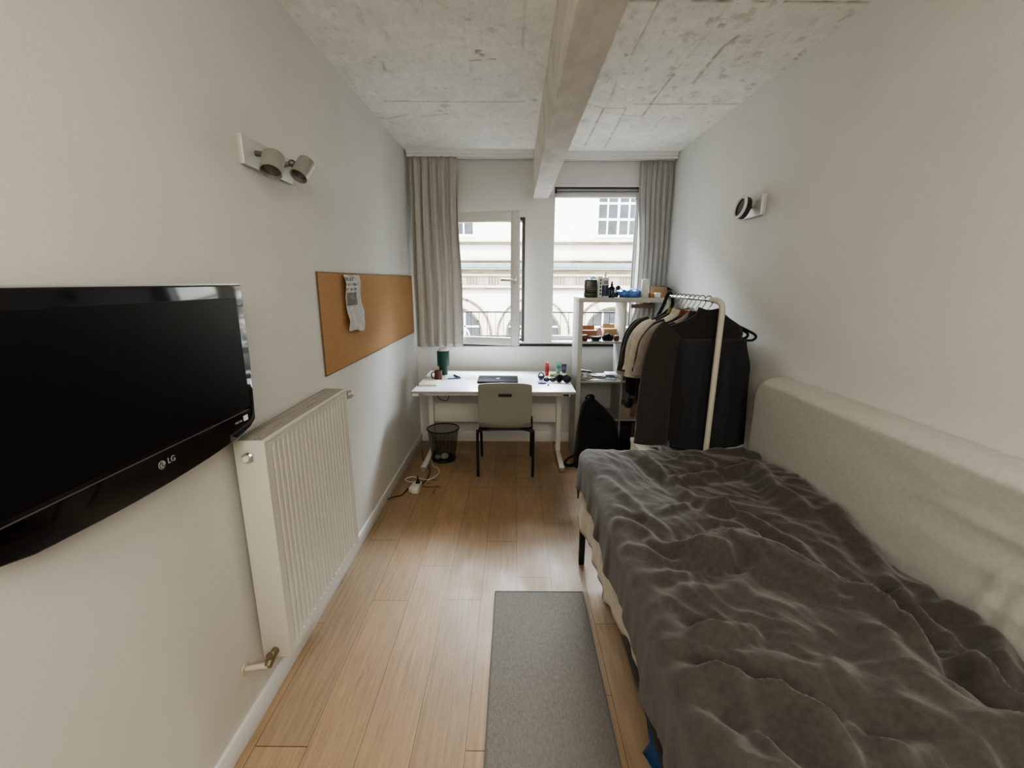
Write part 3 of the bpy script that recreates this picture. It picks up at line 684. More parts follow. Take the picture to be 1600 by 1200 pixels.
def newspaper():
    t = thing('newspaper_clipping', 'crumpled newspaper clipping pinned on the cork board', 'newspaper', (XL + .012, 2.51, 1.27))
    nx, nz = 44, 60; cols = []; rnd = random.Random(4); b = MB()
    y0, y1, z0, z1 = 2.39, 2.635, 1.270, 1.576
    V = []
    for j in range(nz + 1):
        for i in range(nx + 1):
            u, v = i / nx, j / nz
            crease = .005 * math.sin(v * 9 + 1.2 * math.sin(u * 4)) + .006 * mnoise.noise((u * 4, v * 7, 2.)) + .004 * abs(math.sin(u * 11 + v * 2))
            x = XL + .016 + crease * (1 - sstep(.85, 1, v)) + .006 * (1 - v) + .004
            yy = y0 + (y1 - y0) * u + .003 * math.sin(v * 9) + .008 * (1 - v)
            zz = z0 + (z1 - z0) * v + (.012 * math.sin(u * 5 + .5) if j == 0 else 0)
            c = .60 + .05 * mnoise.noise((u * 9, v * 9, 0.))
            if .70 < v < .97 and u < .62:      # headline
                c -= .42 * (1 if (v % .09) < .05 and mnoise.noise((u * 26, round(v / .09) * 3., 1.)) > -.05 else 0)
            elif .46 < v < .70 and .06 < u < .72: # photograph
                c = .16 + .22 * abs(mnoise.noise((u * 7, v * 9, 4.)))
            elif u > .02:
                c -= .20 * (1 if j % 2 == 0 and mnoise.noise((u * 40, j * 1.7, 8.)) > -.2 and (u % .33) > .03 else 0)
            V.append((x, yy, zz)); cols.append((c, c, c * .98))
    W = MW[t.name].inverted()
    me = bpy.data.meshes.new('printed_sheet'); me.from_pydata([W @ Vector(v) for v in V], [], [(j * (nx + 1) + i, j * (nx + 1) + i + 1, (j + 1) * (nx + 1) + i + 1, (j + 1) * (nx + 1) + i) for j in range(nz) for i in range(nx)]); me.update(); me.shade_smooth()
    o = bpy.data.objects.new('printed_sheet', me); C.objects.link(o); o.parent = t; MW[o.name] = MW[t.name]
    colour_layer(o, cols); me.materials.append(attr_mat('newsprint', 'tint', .9, var=.03))
    MB().cyl((XL + .008, 2.50, 1.568), (XL + .040, 2.50, 1.568), .004).build('pin', M['silver'], t)
newspaper()

def spot_head(t, base, joint, head, axis, r, ln, m, rimm, lens):
    MB().cyl(base, joint, .009, seg=12).sphere(joint, (.028, .028, .028), 14).cyl(joint, head, .008, seg=12).build('arm', mat('lamp_joint', (.16, .16, .15), .4, metal=.6) if 'lamp_joint' not in bpy.data.materials else bpy.data.materials['lamp_joint'], t)
    a = Vector(axis).normalized(); h = Vector(head)
    o = MB().lathe([(0, -ln * .5), (r * .80, -ln * .5), (r * .97, -ln * .44), (r, -ln * .36), (r, ln * .5), (r * .90, ln * .5), (r * .86, ln * .30), (0, ln * .28)], h, 32, a).build('lamp_head', m, t)
    MB().lathe([(r * .84, ln * .31), (r * .5, ln * .34), (0, ln * .37)], h, 24, a).build('bulb', lens, o)
    if rimm: MB().lathe([(r * .80, ln * .40), (r * 1.04, ln * .40), (r * 1.08, ln * .55), (r * 1.0, ln * .72), (r * .86, ln * .72), (r * .80, ln * .50)], h, 32, a).build('rim', rimm, o)
def wall_lamps():
    lens = mat('lamp_lens', (.10, .09, .085), .25)
    t = thing('wall_lamp', 'brushed metal wall lamp with two spot heads on the left wall', 'wall lamp', (XL, 1.76, 1.97), group='metal wall spot lamps')
    MB().bx(XL, XL + .018, 1.600, 1.935, 1.925, 2.018, .002).build('back_plate', M['lamp_plate'], t)
    spot_head(t, (XL + .018, 1.675, 1.975), (XL + .055, 1.672, 1.97), (-.822, 1.625, 1.930), (.05, -.55, -.84), .036, .074, M['brushed'], None, lens)
    spot_head(t, (XL + .018, 1.845, 1.975), (XL + .060, 1.850, 1.985), (-.825, 1.862, 1.968), (-.22, -.62, -.80), .033, .085, M['brushed'], None, lens)
    t = thing('wall_lamp', 'wall lamp with one round white-rimmed spot on the right wall', 'wall lamp', (XR, 2.68, 1.95), group='metal wall spot lamps')
    MB().bx(XR - .030, XR, 2.575, 2.80, 1.903, 2.012, .003).build('back_plate', M['lamp_plate'], t)
    spot_head(t, (XR - .03, 2.68, 1.957), (XR - .050, 2.68, 1.957), (1.288, 2.668, 1.952), (-.95, -.04, .20), .060, .036, mat('lamp_black', (.03, .03, .03), .4), M['white_lacquer'], lens)
wall_lamps()

# ------------------------------------------------------------------ desk and what stands on it
DT = .735
def desk():
    t = thing('desk', 'white height-adjustable desk under the windows', 'desk', (-.155, 3.59, 0))
    MB().bx(-.775, .465, 3.235, 4.02, DT - .018, DT, .002).build('desktop', M['desk_top'], t)
    MB().bx(-.775, .465, 3.2335, 3.2352, DT - .018, DT - .0015).build('front_edge', M['desk_edge'], t)
    MB().bx(-.70, .39, 3.30, 3.34, DT - .05, DT - .018, .003).bx(-.70, .39, 3.86, 3.90, DT - .05, DT - .018, .003).build('top_rail', M['desk_frame'], t)
    for x in (-.750, .404):
        MB().bx(x - .022, x + .022, 3.835, 3.885, .03, DT - .05, .004).build('column', M['desk_frame'], t)
        MB().bx(x - .025, x + .025, 3.26, 3.93, DT - .045, DT - .018, .003).build('side_arm', M['desk_frame'], t)
    for x0, x1, in ((-.755, -.760), (.402, .411)):
        f = MB().bx(x0 - .022, x0 + .022, 3.43, 3.98, .006, .036, .004)
        fo = f.build('foot', M['desk_frame'], t)
        MB().bx(x0 - .023, x0 + .023, 3.424, 3.44, 0, .034, .003).build('foot_cap', mat('foot_cap', (.28, .26, .23), .5), fo)
    MB().bx(-.728, .382, 3.885, 3.90, .285, .462, .003).build('modesty_panel', M['desk_frame'], t)
    MB().tube([(-.69, 3.87, .69), (-.69, 3.86, .55), (-.66, 3.86, .50), (-.60, 3.86, .50), (-.58, 3.86, .60), (-.57, 3.86, .70)], .0035, 6, sub=6).build('hanging_cable', M['black_plastic'], t)
    MB().bx(.375, .415, 3.245, 3.285, DT - .038, DT - .018, .003).build('control_button', M['black_plastic'], t)
desk()

def chair():
    cx = -.068
    t = thing('desk_chair', 'grey plastic shell chair with black metal legs at the desk', 'chair', (cx, 3.5, 0))
    prof = [(3.170, .815), (3.176, .78), (3.184, .735), (3.190, .718), (3.191, .708), (3.20, .66), (3.208, .60), (3.214, .55), (3.220, .50), (3.230, .47), (3.255, .447), (3.30, .438), (3.40, .44), (3.52, .447), (3.60, .444), (3.63, .432)]
    pts = [Vector((0, y, z)) for y, z in prof]
    us = [-1, -.94, -.85, -.7, -.5, -.32, -.23, -.1, .1, .23, .32, .5, .7, .85, .94, 1]
    nu, nv = len(us) - 1, len(prof) - 1
    def fn(u, v):
        k = us[round(u * nu)]; p = pts[round(v * nv)]
        j = round(v * nv)
        hw = .200 if j < 8 else (.193 if j < 11 else .205)
        hw = .196 if j == 0 else hw
        y, z = p.y, p.z
        if j < 10: y -= .022 * k * k * (1 - .4 * j / 10) - .010
        elif j < 13: z += .006 * k * k
        if j == 9: z += .02 * k * k
        if j == 0: z -= .010 * abs(k) ** 6
        return (cx + k * hw, y, z)
    b = MB().grid(nu, nv, fn, skip=lambda i, j: j == 3 and 6 <= i <= 8)
    o = b.build('seat_shell', M['chair_shell'], t, angle=60)
    md = o.modifiers.new('t', 'SOLIDIFY'); md.thickness = .011; md.offset = 0
    bv = o.modifiers.new('b', 'BEVEL'); bv.width = .003; bv.segments = 2; bv.limit_method = 'ANGLE'
    MB().bx(cx - .050, cx + .050, 3.186, 3.190, .706, .728).build('slot_shade', M['black_plastic'], t)  # dark plate added behind the open slot, stands in for the shade there
    for sx in (-1, 1):
        x = cx + sx * .218
        MB().tube([(cx + sx * .12, 3.30, .418), (cx + sx * .165, 3.285, .417), (x - sx * .008, 3.272, .405), (x, 3.285, .37), (x + sx * .003, 3.335, .0)], .0115, 12, sub=6).build('leg', M['black_metal'], t)
        MB().tube([(cx + sx * .12, 3.55, .418), (cx + sx * .165, 3.60, .417), (x - sx * .008, 3.635, .405), (x, 3.655, .37), (x + sx * .003, 3.770, .0)], .0115, 12, sub=6).build('leg', M['black_metal'], t)
    MB().bx(cx - .17, cx + .17, 3.29, 3.31, .408, .430, .004).bx(cx - .17, cx + .17, 3.54, 3.56, .408, .430, .004).bx(cx - .13, cx - .11, 3.30, 3.55, .410, .428, .004).bx(cx + .11, cx + .13, 3.30, 3.55, .410, .428, .004).build('seat_frame', M['black_metal'], t)
    for sx in (-1, 1):
        MB().prism([(cx + sx * .205, .445), (cx + sx * .150, .432), (cx + sx * .205, .408)], 3.225, 3.275, 'Y', .003).build('corner_bracket', M['black_plastic'], t)
chair()

def lamp_green():
    g = mat('lamp_green', (.006, .052, .030), .5, var=.15, vscale=20)
    x, y = -.628, 3.86
    t = thing('table_lamp', 'dark green table lamp with a white top on the desk', 'lamp', (x, y, DT))
    MB().lathe([(0, 0), (.036, 0), (.038, .004), (.039, .085), (.03, .088), (0, .088)], (x, y, DT), 28).build('base', g, t)
    MB().lathe([(.0, .080), (.050, .080), (.0535, .085), (.0535, .212), (.050, .214), (.049, .205), (.049, .10), (0, .10)], (x, y, DT), 32).build('lamp_shade', g, t)
    MB().lathe([(0, .20), (.0475, .205), (.047, .215), (.040, .221), (.036, .234), (.026, .240), (0, .241)], (x, y, DT), 28).build('white_top', M['white_lacquer'], t)
lamp_green()
def mug():
    m = mat('mug_red_brown', (.105, .028, .017), .4, var=.15, vscale=30); x, y = -.638, 3.64
    t = thing('mug', 'reddish brown mug on the desk before the green lamp', 'mug', (x, y, DT))
    MB().lathe([(0, 0), (.026, 0), (.030, .004), (.032, .078), (.0295, .078), (.027, .008), (0, .006)], (x, y, DT), 28).build('cup', m, t)
    MB().tube([(x - .030, y - .008, DT + .066), (x - .052, y - .014, DT + .060), (x - .055, y - .015, DT + .035), (x - .047, y - .013, DT + .018), (x - .029, y - .008, DT + .014)], .005, 10, sub=5).build('handle', m, t)
mug()
t = thing('notebook', 'cream notebook at the left front of the desk', 'notebook', (-.685, 3.49, DT), .04)
MB().box((-.685, 3.49, DT + .0015), (.148, .175, .003), .001).box((-.685, 3.49, DT + .0125), (.148, .175, .002), .0008).build('cover', mat('notebook_cover', (.62, .54, .42), .7, var=.06, vscale=30), t)
MB().box((-.684, 3.49, DT + .0075), (.142, .170, .009)).build('pages', M['paper'], t)
MB().box((-.761, 3.49, DT + .007), (.006, .175, .013), .002).build('spine', mat('notebook_spine', (.15, .10, .075), .6), t)
tag(MB().bx(-.60, -.405, 3.62, 3.80, DT, DT + .0012).build('paper_sheet', M['paper']), 'white sheet of paper under the blue pen', 'paper')
t = thing('ballpoint_pen', 'blue pen lying across the white paper sheet', 'pen', (-.52, 3.66, DT))
blue = mat('pen_blue', (.05, .12, .42), .35)
MB().cyl((-.565, 3.648, DT + .007), (-.468, 3.672, DT + .007), .0055, seg=12).cyl((-.468, 3.672, DT + .007), (-.445, 3.678, DT + .006), .004, .001, seg=10).build('barrel', blue, t)
MB().cyl((-.595, 3.64, DT + .0075), (-.562, 3.649, DT + .0075), .0065, seg=12).build('cap', M['paper'], t)
t = thing('marker_pen', 'black marker lying behind the blue pen', 'pen', (-.50, 3.74, DT))
MB().cyl((-.525, 3.782, DT + .0095), (-.477, 3.70, DT + .0095), .0085, seg=14).build('barrel', M['black_plastic'], t)
MB().cyl((-.478, 3.702, DT + .0095), (-.462, 3.674, DT + .0095), .0092, seg=14).build('cap', M['black_gloss'], t)
tag(MB().tube([(-.765, 3.70, DT + .004), (-.73, 3.69, DT + .004), (-.70, 3.665, DT + .004), (-.672, 3.672, DT + .004)], .0035, 8, sub=5).build('charging_cable', mat('cable_white', (.66, .64, .58), .5)), 'short white cable end left of the red mug', 'cable')

def laptop():
    t = thing('laptop', 'closed dark grey laptop with a pale apple mark on the desk', 'laptop', (-.135, 3.62, DT))
    m = mat('laptop_grey', (.045, .045, .047), .75, spec=.06)
    MB().bx(-.303, .030, 3.505, 3.745, DT + .002, DT + .010, .004, 3).build('base', m, t)
    lo = MB().bx(-.303, .030, 3.505, 3.745, DT + .011, DT + .0165, .003, 3).build('lid', m, t)
    MB().bx(-.29, .02, 3.51, 3.74, DT, DT + .002).build('rubber_feet', M['black_plastic'], t)
    b = MB(); cx, cy = -.135, 3.625
    pts = []
    for i in range(40):
        a = 2 * PI * i / 40
        r = .0165 * (1 + .08 * math.cos(2 * a) - .10 * max(0, math.sin(a)) ** 8 - .06 * max(0, -math.sin(a)) ** 10)
        px, py = r * math.cos(a), r * 1.05 * math.sin(a)
        d = math.hypot(px - .0195, py - .003)
        if d < .009: px = .0195 - math.sqrt(max(0, .009 ** 2 - (py - .003) ** 2))
        pts.append((cx + px, cy + py))
    b.prism(pts, DT + .0165, DT + .0171, 'Z')
    b.prism([(cx + .001, cy + .0185), (cx + .003, cy + .025), (cx + .0085, cy + .029), (cx + .007, cy + .022)], DT + .0165, DT + .0171, 'Z')
    b.build('apple_mark', mat('mark_white', (.85, .85, .85), .2), lo)
laptop()

t = thing('spray_can', 'red deodorant can standing at the back of the desk', 'can', (.288, 3.83, DT))
rd = mat('can_red', (.36, .02, .022), .35, var=.2, vscale=25)
MB().lathe([(0, 0), (.0165, 0), (.0175, .004), (.0175, .085), (.015, .089), (0, .089)], (.288, 3.83, DT), 24).build('body', rd, t)
MB().lathe([(0, .088), (.0155, .088), (.0160, .105), (.013, .116), (.006, .119), (0, .119)], (.288, 3.83, DT), 24).build('cap', mat('can_cap', (.48, .06, .055), .3), t)
def squeeze_tube(label, x, y, w, h, col, capcol, mark):
    t = thing('squeeze_tube', label, 'tube', (x, y, DT), group='cosmetic tubes standing on the desk')
    def fn(u, v):
        a = 2 * PI * u; ry = .014 * (1 - v) + .0012 * v; rx = .017 * (1 - v) + w / 2 * v
        return (x + rx * math.cos(a), y + ry * math.sin(a), DT + .022 + (h - .022) * v)
    MB().grid(24, 6, fn, closed_u=True).build('body', mat('tube_' + label[:6].strip(), col, .4), t)
    MB().lathe([(0, 0), (.0165, 0), (.0165, .022), (0, .022)], (x, y, DT), 24).build('cap', mat('tubecap_' + label[:6].strip(), capcol, .4), t)
    MB().box((x, y - .0085, DT + h * .62), (w * .55, .002, h * .26), rot=Matrix.Rotation(-.11, 4, 'X')).build('print', mat('tubeprint_' + label[:6].strip(), mark, .5), t)
squeeze_tube('teal tube standing on its cap beside the red can', .392, 3.86, .062, .115, (.25, .50, .48), (.20, .40, .38), (.08, .25, .16))
squeeze_tube('navy tube standing behind the headphones on the desk', .441, 3.875, .052, .095, (.035, .045, .12), (.28, .30, .20), (.16, .12, .26))
t = thing('smartwatch', 'black smartwatch with its strap closed in a loop on the desk', 'watch', (.228, 3.67, DT))
MB().tube([(.228 + .022 * math.cos(a), 3.672 + .012 * math.cos(a) * .2, DT + .029 + .027 * math.sin(a)) for a in [2 * PI * i / 24 for i in range(24)]], .0035, 8, closed=True, flat=2.6).build('strap', mat('strap_grey', (.08, .08, .09), .5), t)
MB().box((.226, 3.652, DT + .018), (.036, .012, .034), .006, 3).build('watch_case', M['black_gloss'], t)
t = thing('lid_disc', 'small blue-violet plastic lid on the desk', 'lid', (.226, 3.515, DT))
MB().lathe([(0, 0), (.031, 0), (.034, .004), (.033, .014), (.028, .017), (0, .016)], (.226, 3.515, DT), 28, sy=.8).build('disc', mat('lid_violet', (.11, .11, .46), .35), t)
MB().lathe([(.017, .016), (.021, .016), (.021, .019), (.017, .019), (.017, .016)], (.226, 3.515, DT), 24, sy=.8).build('raised_ring', mat('lid_violet_pale', (.18, .18, .56), .35), t)
t = thing('sunglasses', 'black sunglasses lying between the violet lid and the headphones', 'sunglasses', (.30, 3.57, DT))
for dx in (-.024, .026):
    MB().sphere((.290 + dx, 3.556, DT + .022), (.052, .012, .040), 16).build('lens', M['black_gloss'], t)
MB().tube([(.318, 3.56, DT + .034), (.345, 3.60, DT + .032), (.362, 3.655, DT + .026)], .0035, 8, sub=4).tube([(.262, 3.56, DT + .034), (.270, 3.61, DT + .03), (.30, 3.66, DT + .025)], .003, 8, sub=4).build('temple', M['black_plastic'], t)
MB().cyl((.280, 3.556, DT + .030), (.302, 3.556, DT + .030), .003, seg=8).build('bridge', M['black_plastic'], t)
tag(MB().lathe([(0, 0), (.007, 0), (.008, .003), (.006, .011), (0, .012)], (.272, 3.44, DT), 14).build('dark_bead', mat('bead', (.05, .045, .02), .4)), 'tiny dark cap lying alone near the front of the desk', 'cap')
def headphones():
    t = thing('headphones', 'black over-ear headphones lying at the right end of the desk', 'headphones', (.405, 3.56, DT))
    for x, y, rz in ((.368, 3.565, .5), (.432, 3.54, -.5)):
        a = (math.sin(rz), -math.cos(rz), .25)
        o = MB().lathe([(0, -.016), (.026, -.016), (.034, -.010), (.035, .008), (.028, .016), (.018, .014), (0, .010)], (x, y, DT + .034), 26, a, 1., .95).build('ear_cup', M['black_plastic'], t)
        MB().lathe([(.018, .012), (.030, .010), (.034, .004), (.030, .020), (.020, .019), (.018, .012)], (x, y, DT + .034), 24, a).build('cushion', M['blk_cloth'], o)
    MB().tube([(.352, 3.575, DT + .040), (.338, 3.63, DT + .030), (.352, 3.70, DT + .022), (.405, 3.735, DT + .020), (.455, 3.70, DT + .022), (.462, 3.62, DT + .030), (.446, 3.555, DT + .040)], .006, 8, sub=6, flat=1.7).build('headband', M['black_plastic'], t)
headphones()
t = thing('small_carton', 'small olive and white carton behind the headphones', 'box', (.385, 3.80, DT))
MB().bx(.315, .455, 3.78, 3.83, DT, DT + .022, .002).build('box_body', mat('olive_card', (.18, .17, .06), .6), t)
MB().bx(.40, .452, 3.745, 3.778, DT, DT + .018, .002).build('white_flap', M['paper'], t)

# ------------------------------------------------------------------ floor by the desk
def basket():
    x, y = -.622, 3.69
    t = thing('waste_basket', 'black wire mesh waste basket left of the chair', 'waste basket', (x, y, 0))
    m, nt, b = new_mat('wire_mesh')      # woven wire with open gaps
    _in(b, 'Base Color', (.012, .013, .012, 1)); _in(b, 'Roughness', .5)
    uv = nt.nodes.new('ShaderNodeUVMap'); sp = nt.nodes.new('ShaderNodeSeparateXYZ'); nt.links.new(uv.outputs[0], sp.inputs[0])
    ms = []
    for k, fr in ((0, 150.), (1, 60.)):
        a = nt.nodes.new('ShaderNodeMath'); a.operation = 'MULTIPLY'; a.inputs[1].default_value = fr; nt.links.new(sp.outputs[k], a.inputs[0])
        f = nt.nodes.new('ShaderNodeMath'); f.operation = 'FRACT'; nt.links.new(a.outputs[0], f.inputs[0])
        g = nt.nodes.new('ShaderNodeMath'); g.operation = 'LESS_THAN'; g.inputs[1].default_value = .25; nt.links.new(f.outputs[0], g.inputs[0]); ms.append(g)
    mx = nt.nodes.new('ShaderNodeMath'); mx.operation = 'MAXIMUM'; nt.links.new(ms[0].outputs[0], mx.inputs[0]); nt.links.new(ms[1].outputs[0], mx.inputs[1])
    nt.links.new(mx.outputs[0], b.inputs['Alpha'])
    o = MB().grid(48, 8, lambda u, v: (x + (.102 + .034 * v) * math.cos(2 * PI * u), y + (.102 + .034 * v) * math.sin(2 * PI * u), .012 + .275 * v), closed_u=True).build('mesh_wall', m, t)
    uvl = o.data.uv_layers.new(name='UVMap')
    for p in o.data.polygons:
        us = []
        for li in p.loop_indices:
            co = MW[o.name] @ o.data.vertices[o.data.loops[li].vertex_index].co
            us.append([(math.atan2(co.y - y, co.x - x) / (2 * PI)) % 1., (co.z - .012) / .275])
        if max(q[0] for q in us) - min(q[0] for q in us) > .5:
            for q in us:
                if q[0] < .5: q[0] += 1
        for li, q in zip(p.loop_indices, us): uvl.data[li].uv = q
    MB().tube([(x + .137 * math.cos(a), y + .137 * math.sin(a), .288) for a in [2 * PI * i / 40 for i in range(40)]], .0055, 10, closed=True).build('rim', M['mesh_black'], t)
    MB().lathe([(0, .004), (.098, .004), (.104, 0), (.106, .014), (.102, .020), (0, .010)], (x, y, 0), 36).build('base', M['mesh_black'], t)
    def ball(cx, cy, cz, r, s):
        def fn(u, v):
            a = 2 * PI * u; e = PI * (v - .5); d = r * (1 + .25 * mnoise.noise((math.cos(a) * 2 + s, math.sin(a) * 2, e * 2)))
            return (cx + d * math.cos(e) * math.cos(a), cy + d * math.cos(e) * math.sin(a), cz + d * .75 * math.sin(e))
        return MB().grid(18, 10, fn, closed_u=True)
    tag(ball(x + .012, y - .035, .043, .034, 3.).build('crumpled_paper', M['paper'], angle=20), 'crumpled white paper ball in the waste basket', 'paper', 'crumpled papers in the waste basket')
    tag(ball(x - .045, y - .04, .037, .028, 8.).build('crumpled_paper', mat('paper_violet', (.42, .42, .52), .8), angle=20), 'crumpled bluish paper ball beside the white one in the basket', 'paper', 'crumpled papers in the waste basket')
basket()
t = thing('plug_adapter', 'white multi-socket plug block on the floor by the left wall', 'power adapter', (-.745, 3.06, 0))
wh = mat('plug_white_plastic', (.66, .65, .60), .4)
MB().box((-.748, 3.10, .02), (.062, .125, .04), .008, 3, rot=Matrix.Rotation(-.15, 4, 'Z')).build('body', wh, t)
MB().box((-.735, 3.045, .024), (.056, .052, .048), .008, 3, rot=Matrix.Rotation(-.15, 4, 'Z')).build('outlet_block', wh, t)
MB().cyl((-.733, 3.125, .04), (-.733, 3.125, .062), .018, .012, 14).cyl((-.733, 3.125, .062), (-.735, 3.135, .098), .009, .004, 10).build('black_plug', M['black_plastic'], t)
tag(MB().tube([(-.715, 3.15, .006), (-.745, 3.20, .006), (-.82, 3.215, .006), (-.865, 3.26, .006), (-.82, 3.305, .006), (-.74, 3.27, .006), (-.68, 3.25, .006), (-.635, 3.31, .006), (-.615, 3.40, .006), (-.645, 3.48, .006), (-.69, 3.53, .006), (-.74, 3.70, .006)], .0052, 8, sub=7).build('extension_lead', mat('cable_cream', (.58, .55, .46), .5)), 'cream extension lead looped on the floor beside the waste basket', 'cable')
tag(MB().tube([(-.765, 3.11, .012), (-.80, 3.105, .008), (-.815, 3.04, .006), (-.83, 2.99, .005), (-.875, 2.965, .006), (-.898, 2.925, .012), (-.902, 2.905, .02)], .0048, 8, sub=7).build('power_cord', mat('cable_brown', (.05, .035, .02), .5)), 'dark cord running from the plug block to the left wall', 'cable')
tag(MB().tube([(-.715, 3.16, .011), (-.70, 3.23, .006), (-.69, 3.33, .006), (-.705, 3.46, .006), (-.80, 3.66, .006), (-.86, 3.9, .006)], .004, 8, sub=7).build('power_cord', M['black_plastic']), 'black cord running from the plug block under the desk', 'cable')

# ------------------------------------------------------------------ open shelf and its contents
SX0, SX1, SY0, SY1, SZ = .530, 1.300, 3.69, 4.05, 1.416
S2, S3, S4, S5 = 1.055, .716, .377, .038       # tops of the inner shelves and the bottom board
def shelf():
    t = thing('cube_shelf', 'white open cube shelf between the desk and the clothes rack', 'shelf', (.915, 3.87, 0))
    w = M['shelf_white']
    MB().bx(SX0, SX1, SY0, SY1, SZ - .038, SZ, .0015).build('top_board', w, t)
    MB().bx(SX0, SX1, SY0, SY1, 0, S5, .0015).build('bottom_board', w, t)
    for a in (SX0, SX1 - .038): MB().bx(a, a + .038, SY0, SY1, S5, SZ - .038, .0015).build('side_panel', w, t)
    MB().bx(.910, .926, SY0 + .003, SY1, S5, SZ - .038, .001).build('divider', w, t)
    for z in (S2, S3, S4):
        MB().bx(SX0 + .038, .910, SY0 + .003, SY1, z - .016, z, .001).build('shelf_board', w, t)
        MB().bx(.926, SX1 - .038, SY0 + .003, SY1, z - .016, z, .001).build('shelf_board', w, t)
shelf()
def crumple(c, d, seed, amp=.18, f=3., flat=True):
    cx, cy, cz = c
    def fn(u, v):
        a = 2 * PI * u; e = PI * (v - .5)
        p = Vector((math.cos(e) * math.cos(a), math.cos(e) * math.sin(a), math.sin(e)))
        k = 1 + amp * 2 * mnoise.noise(p * f + Vector((seed, seed * 2, 0))) + amp * .8 * mnoise.noise(p * f * 2.7 + Vector((seed, 0, seed)))
        z = p.z * k
        if flat and z < -.7: z = -.7
        return (cx + p.x * k * d[0] / 2, cy + p.y * k * d[1] / 2, cz + d[2] * (z + .7) / 1.7)
    return MB().grid(28, 16, fn, closed_u=True)
y = 3.755
t = thing('canister', 'dark green canister at the left end of the shelf top', 'canister', (.628, y, SZ))
MB().box((.628, y, SZ + .073), (.100, .062, .146), .010, 3).build('body', mat('canister_black', (.012, .018, .012), .3), t)
MB().box((.628, y, SZ + .020), (.104, .066, .040), .010, 3).build('base_band', mat('canister_green', (.028, .055, .018), .4), t)
b = MB()
for z, x0, x1, h in ((.108, .600, .645, .004), (.082, .590, .668, .003), (.066, .600, .668, .010), (.050, .598, .662, .003)): b.bx(x0, x1, y - .0325, y - .031, SZ + z - h / 2, SZ + z + h / 2)
b.build('label_print', mat('canister_print', (.12, .13, .07), .5), t)
tag(crumple((.655, 3.85, SZ), (.12, .10, .175), 3., .12).build('plastic_bag', mat('bag_pale_blue', (.40, .52, .62), .35, var=.2, vscale=30), angle=180), 'pale blue crinkled bag behind the dark green canister', 'bag')
t = thing('slim_carton', 'white slim carton with black marks beside the dark green canister', 'box', (.703, 3.765, SZ))
MB().bx(.687, .722, 3.745, 3.785, SZ, SZ + .170, .002).build('box_body', M['paper'], t)
b = MB()
for z in (.02, .048, .078, .105, .130): b.bx(.703, .714, 3.7435, 3.746, SZ + z, SZ + z + .018)
b.build('black_marks', M['black_plastic'], t)
t = thing('sealant_bottle', 'white nozzle bottle with a navy label on the shelf top', 'bottle', (.752, 3.78, SZ))
MB().lathe([(0, 0), (.029, 0), (.031, .004), (.031, .150), (.026, .163), (.010, .170), (.009, .182), (.0035, .214), (0, .214)], (.752, 3.78, SZ), 28).build('body', M['white_lacquer'], t)
MB().lathe([(.0314, .012), (.0316, .013), (.0316, .098), (.0314, .099)], (.752, 3.78, SZ), 28).build('navy_label', mat('label_navy', (.045, .075, .14), .45, var=.3, vscale=60), t)
MB().bx(.735, .770, 3.7478, 3.7492, SZ + .108, SZ + .138).build('grey_print', mat('print_grey', (.25, .24, .27), .5, var=.4, vscale=120), t)
t = thing('dropper_bottle', 'dark navy bottle with a pointed cap before the nozzle bottle', 'bottle', (.800, 3.735, SZ))
MB().lathe([(0, 0), (.024, 0), (.0255, .004), (.0255, .078), (.018, .088), (.010, .092), (0, .092)], (.800, 3.735, SZ), 26).build('body', mat('bottle_navy', (.010, .016, .032), .25), t)
MB().lathe([(0, .09), (.0105, .09), (.0105, .106), (.007, .112), (.006, .126), (.003, .131), (0, .131)], (.800, 3.735, SZ), 20).build('cap', M['black_plastic'], t)
b = MB()
for z in (.02, .036, .052): b.bx(.778, .782, 3.716, 3.726, SZ + z, SZ + z + .010)
b.build('print', M['logo'], t)
t = thing('clip_fan', 'small black clip gadget with a round head behind the navy bottle', 'gadget', (.845, 3.80, SZ))
MB().box((.845, 3.80, SZ + .022), (.045, .04, .044), .006).cyl((.845, 3.80, SZ + .04), (.855, 3.795, SZ + .075), .006).build('base', M['black_plastic'], t)
MB().lathe([(0, -.008), (.018, -.008), (.021, 0), (.018, .008), (.006, .010), (0, .008)], (.862, 3.785, SZ + .080), 20, (.2, -1, .2)).build('round_head', M['black_plastic'], t)
tag(crumple((.962, 3.80, SZ), (.20, .15, .07), 6., .22, 4.).build('plastic_bag', mat('bag_blue', (.11, .22, .52), .35, var=.5, vscale=26), angle=180), 'crumpled blue bag lying on the shelf top before the white jar', 'bag')
t = thing('jar', 'tall translucent white jar on the right part of the shelf top', 'jar', (1.080, 3.755, SZ))
MB().lathe([(0, 0), (.032, 0), (.034, .004), (.033, .135), (.029, .148), (0, .151)], (1.080, 3.755, SZ), 30).build('body', mat('jar_white', (.66, .66, .63), .3), t)
MB().lathe([(.0345, .002), (.0352, .004), (.0352, .030), (.0345, .032)], (1.080, 3.755, SZ), 30).build('base_ring', mat('jar_base', (.50, .49, .44), .4), t)
t = thing('cardboard_box', 'open brown cardboard box at the right end of the shelf top', 'box', (1.22, 3.93, SZ))
b = MB(); x0, x1, y0, y1, h = 1.14, 1.29, 3.83, 4.048, .088
b.bx(x0, x1, y0, y1, SZ, SZ + .004).bx(x0, x0 + .004, y0, y1, SZ, SZ + h).bx(x1 - .004, x1, y0, y1, SZ, SZ + h).bx(x0, x1, y0, y0 + .004, SZ, SZ + h).bx(x0, x1, y1 - .004, y1, SZ, SZ + h)
b.build('box_body', M['card'], t)
MB().bx(x0, x1, y0 + .004, y1 - .004, SZ + h - .006, SZ + h - .002).build('lid_flap', M['card_pale'], t)
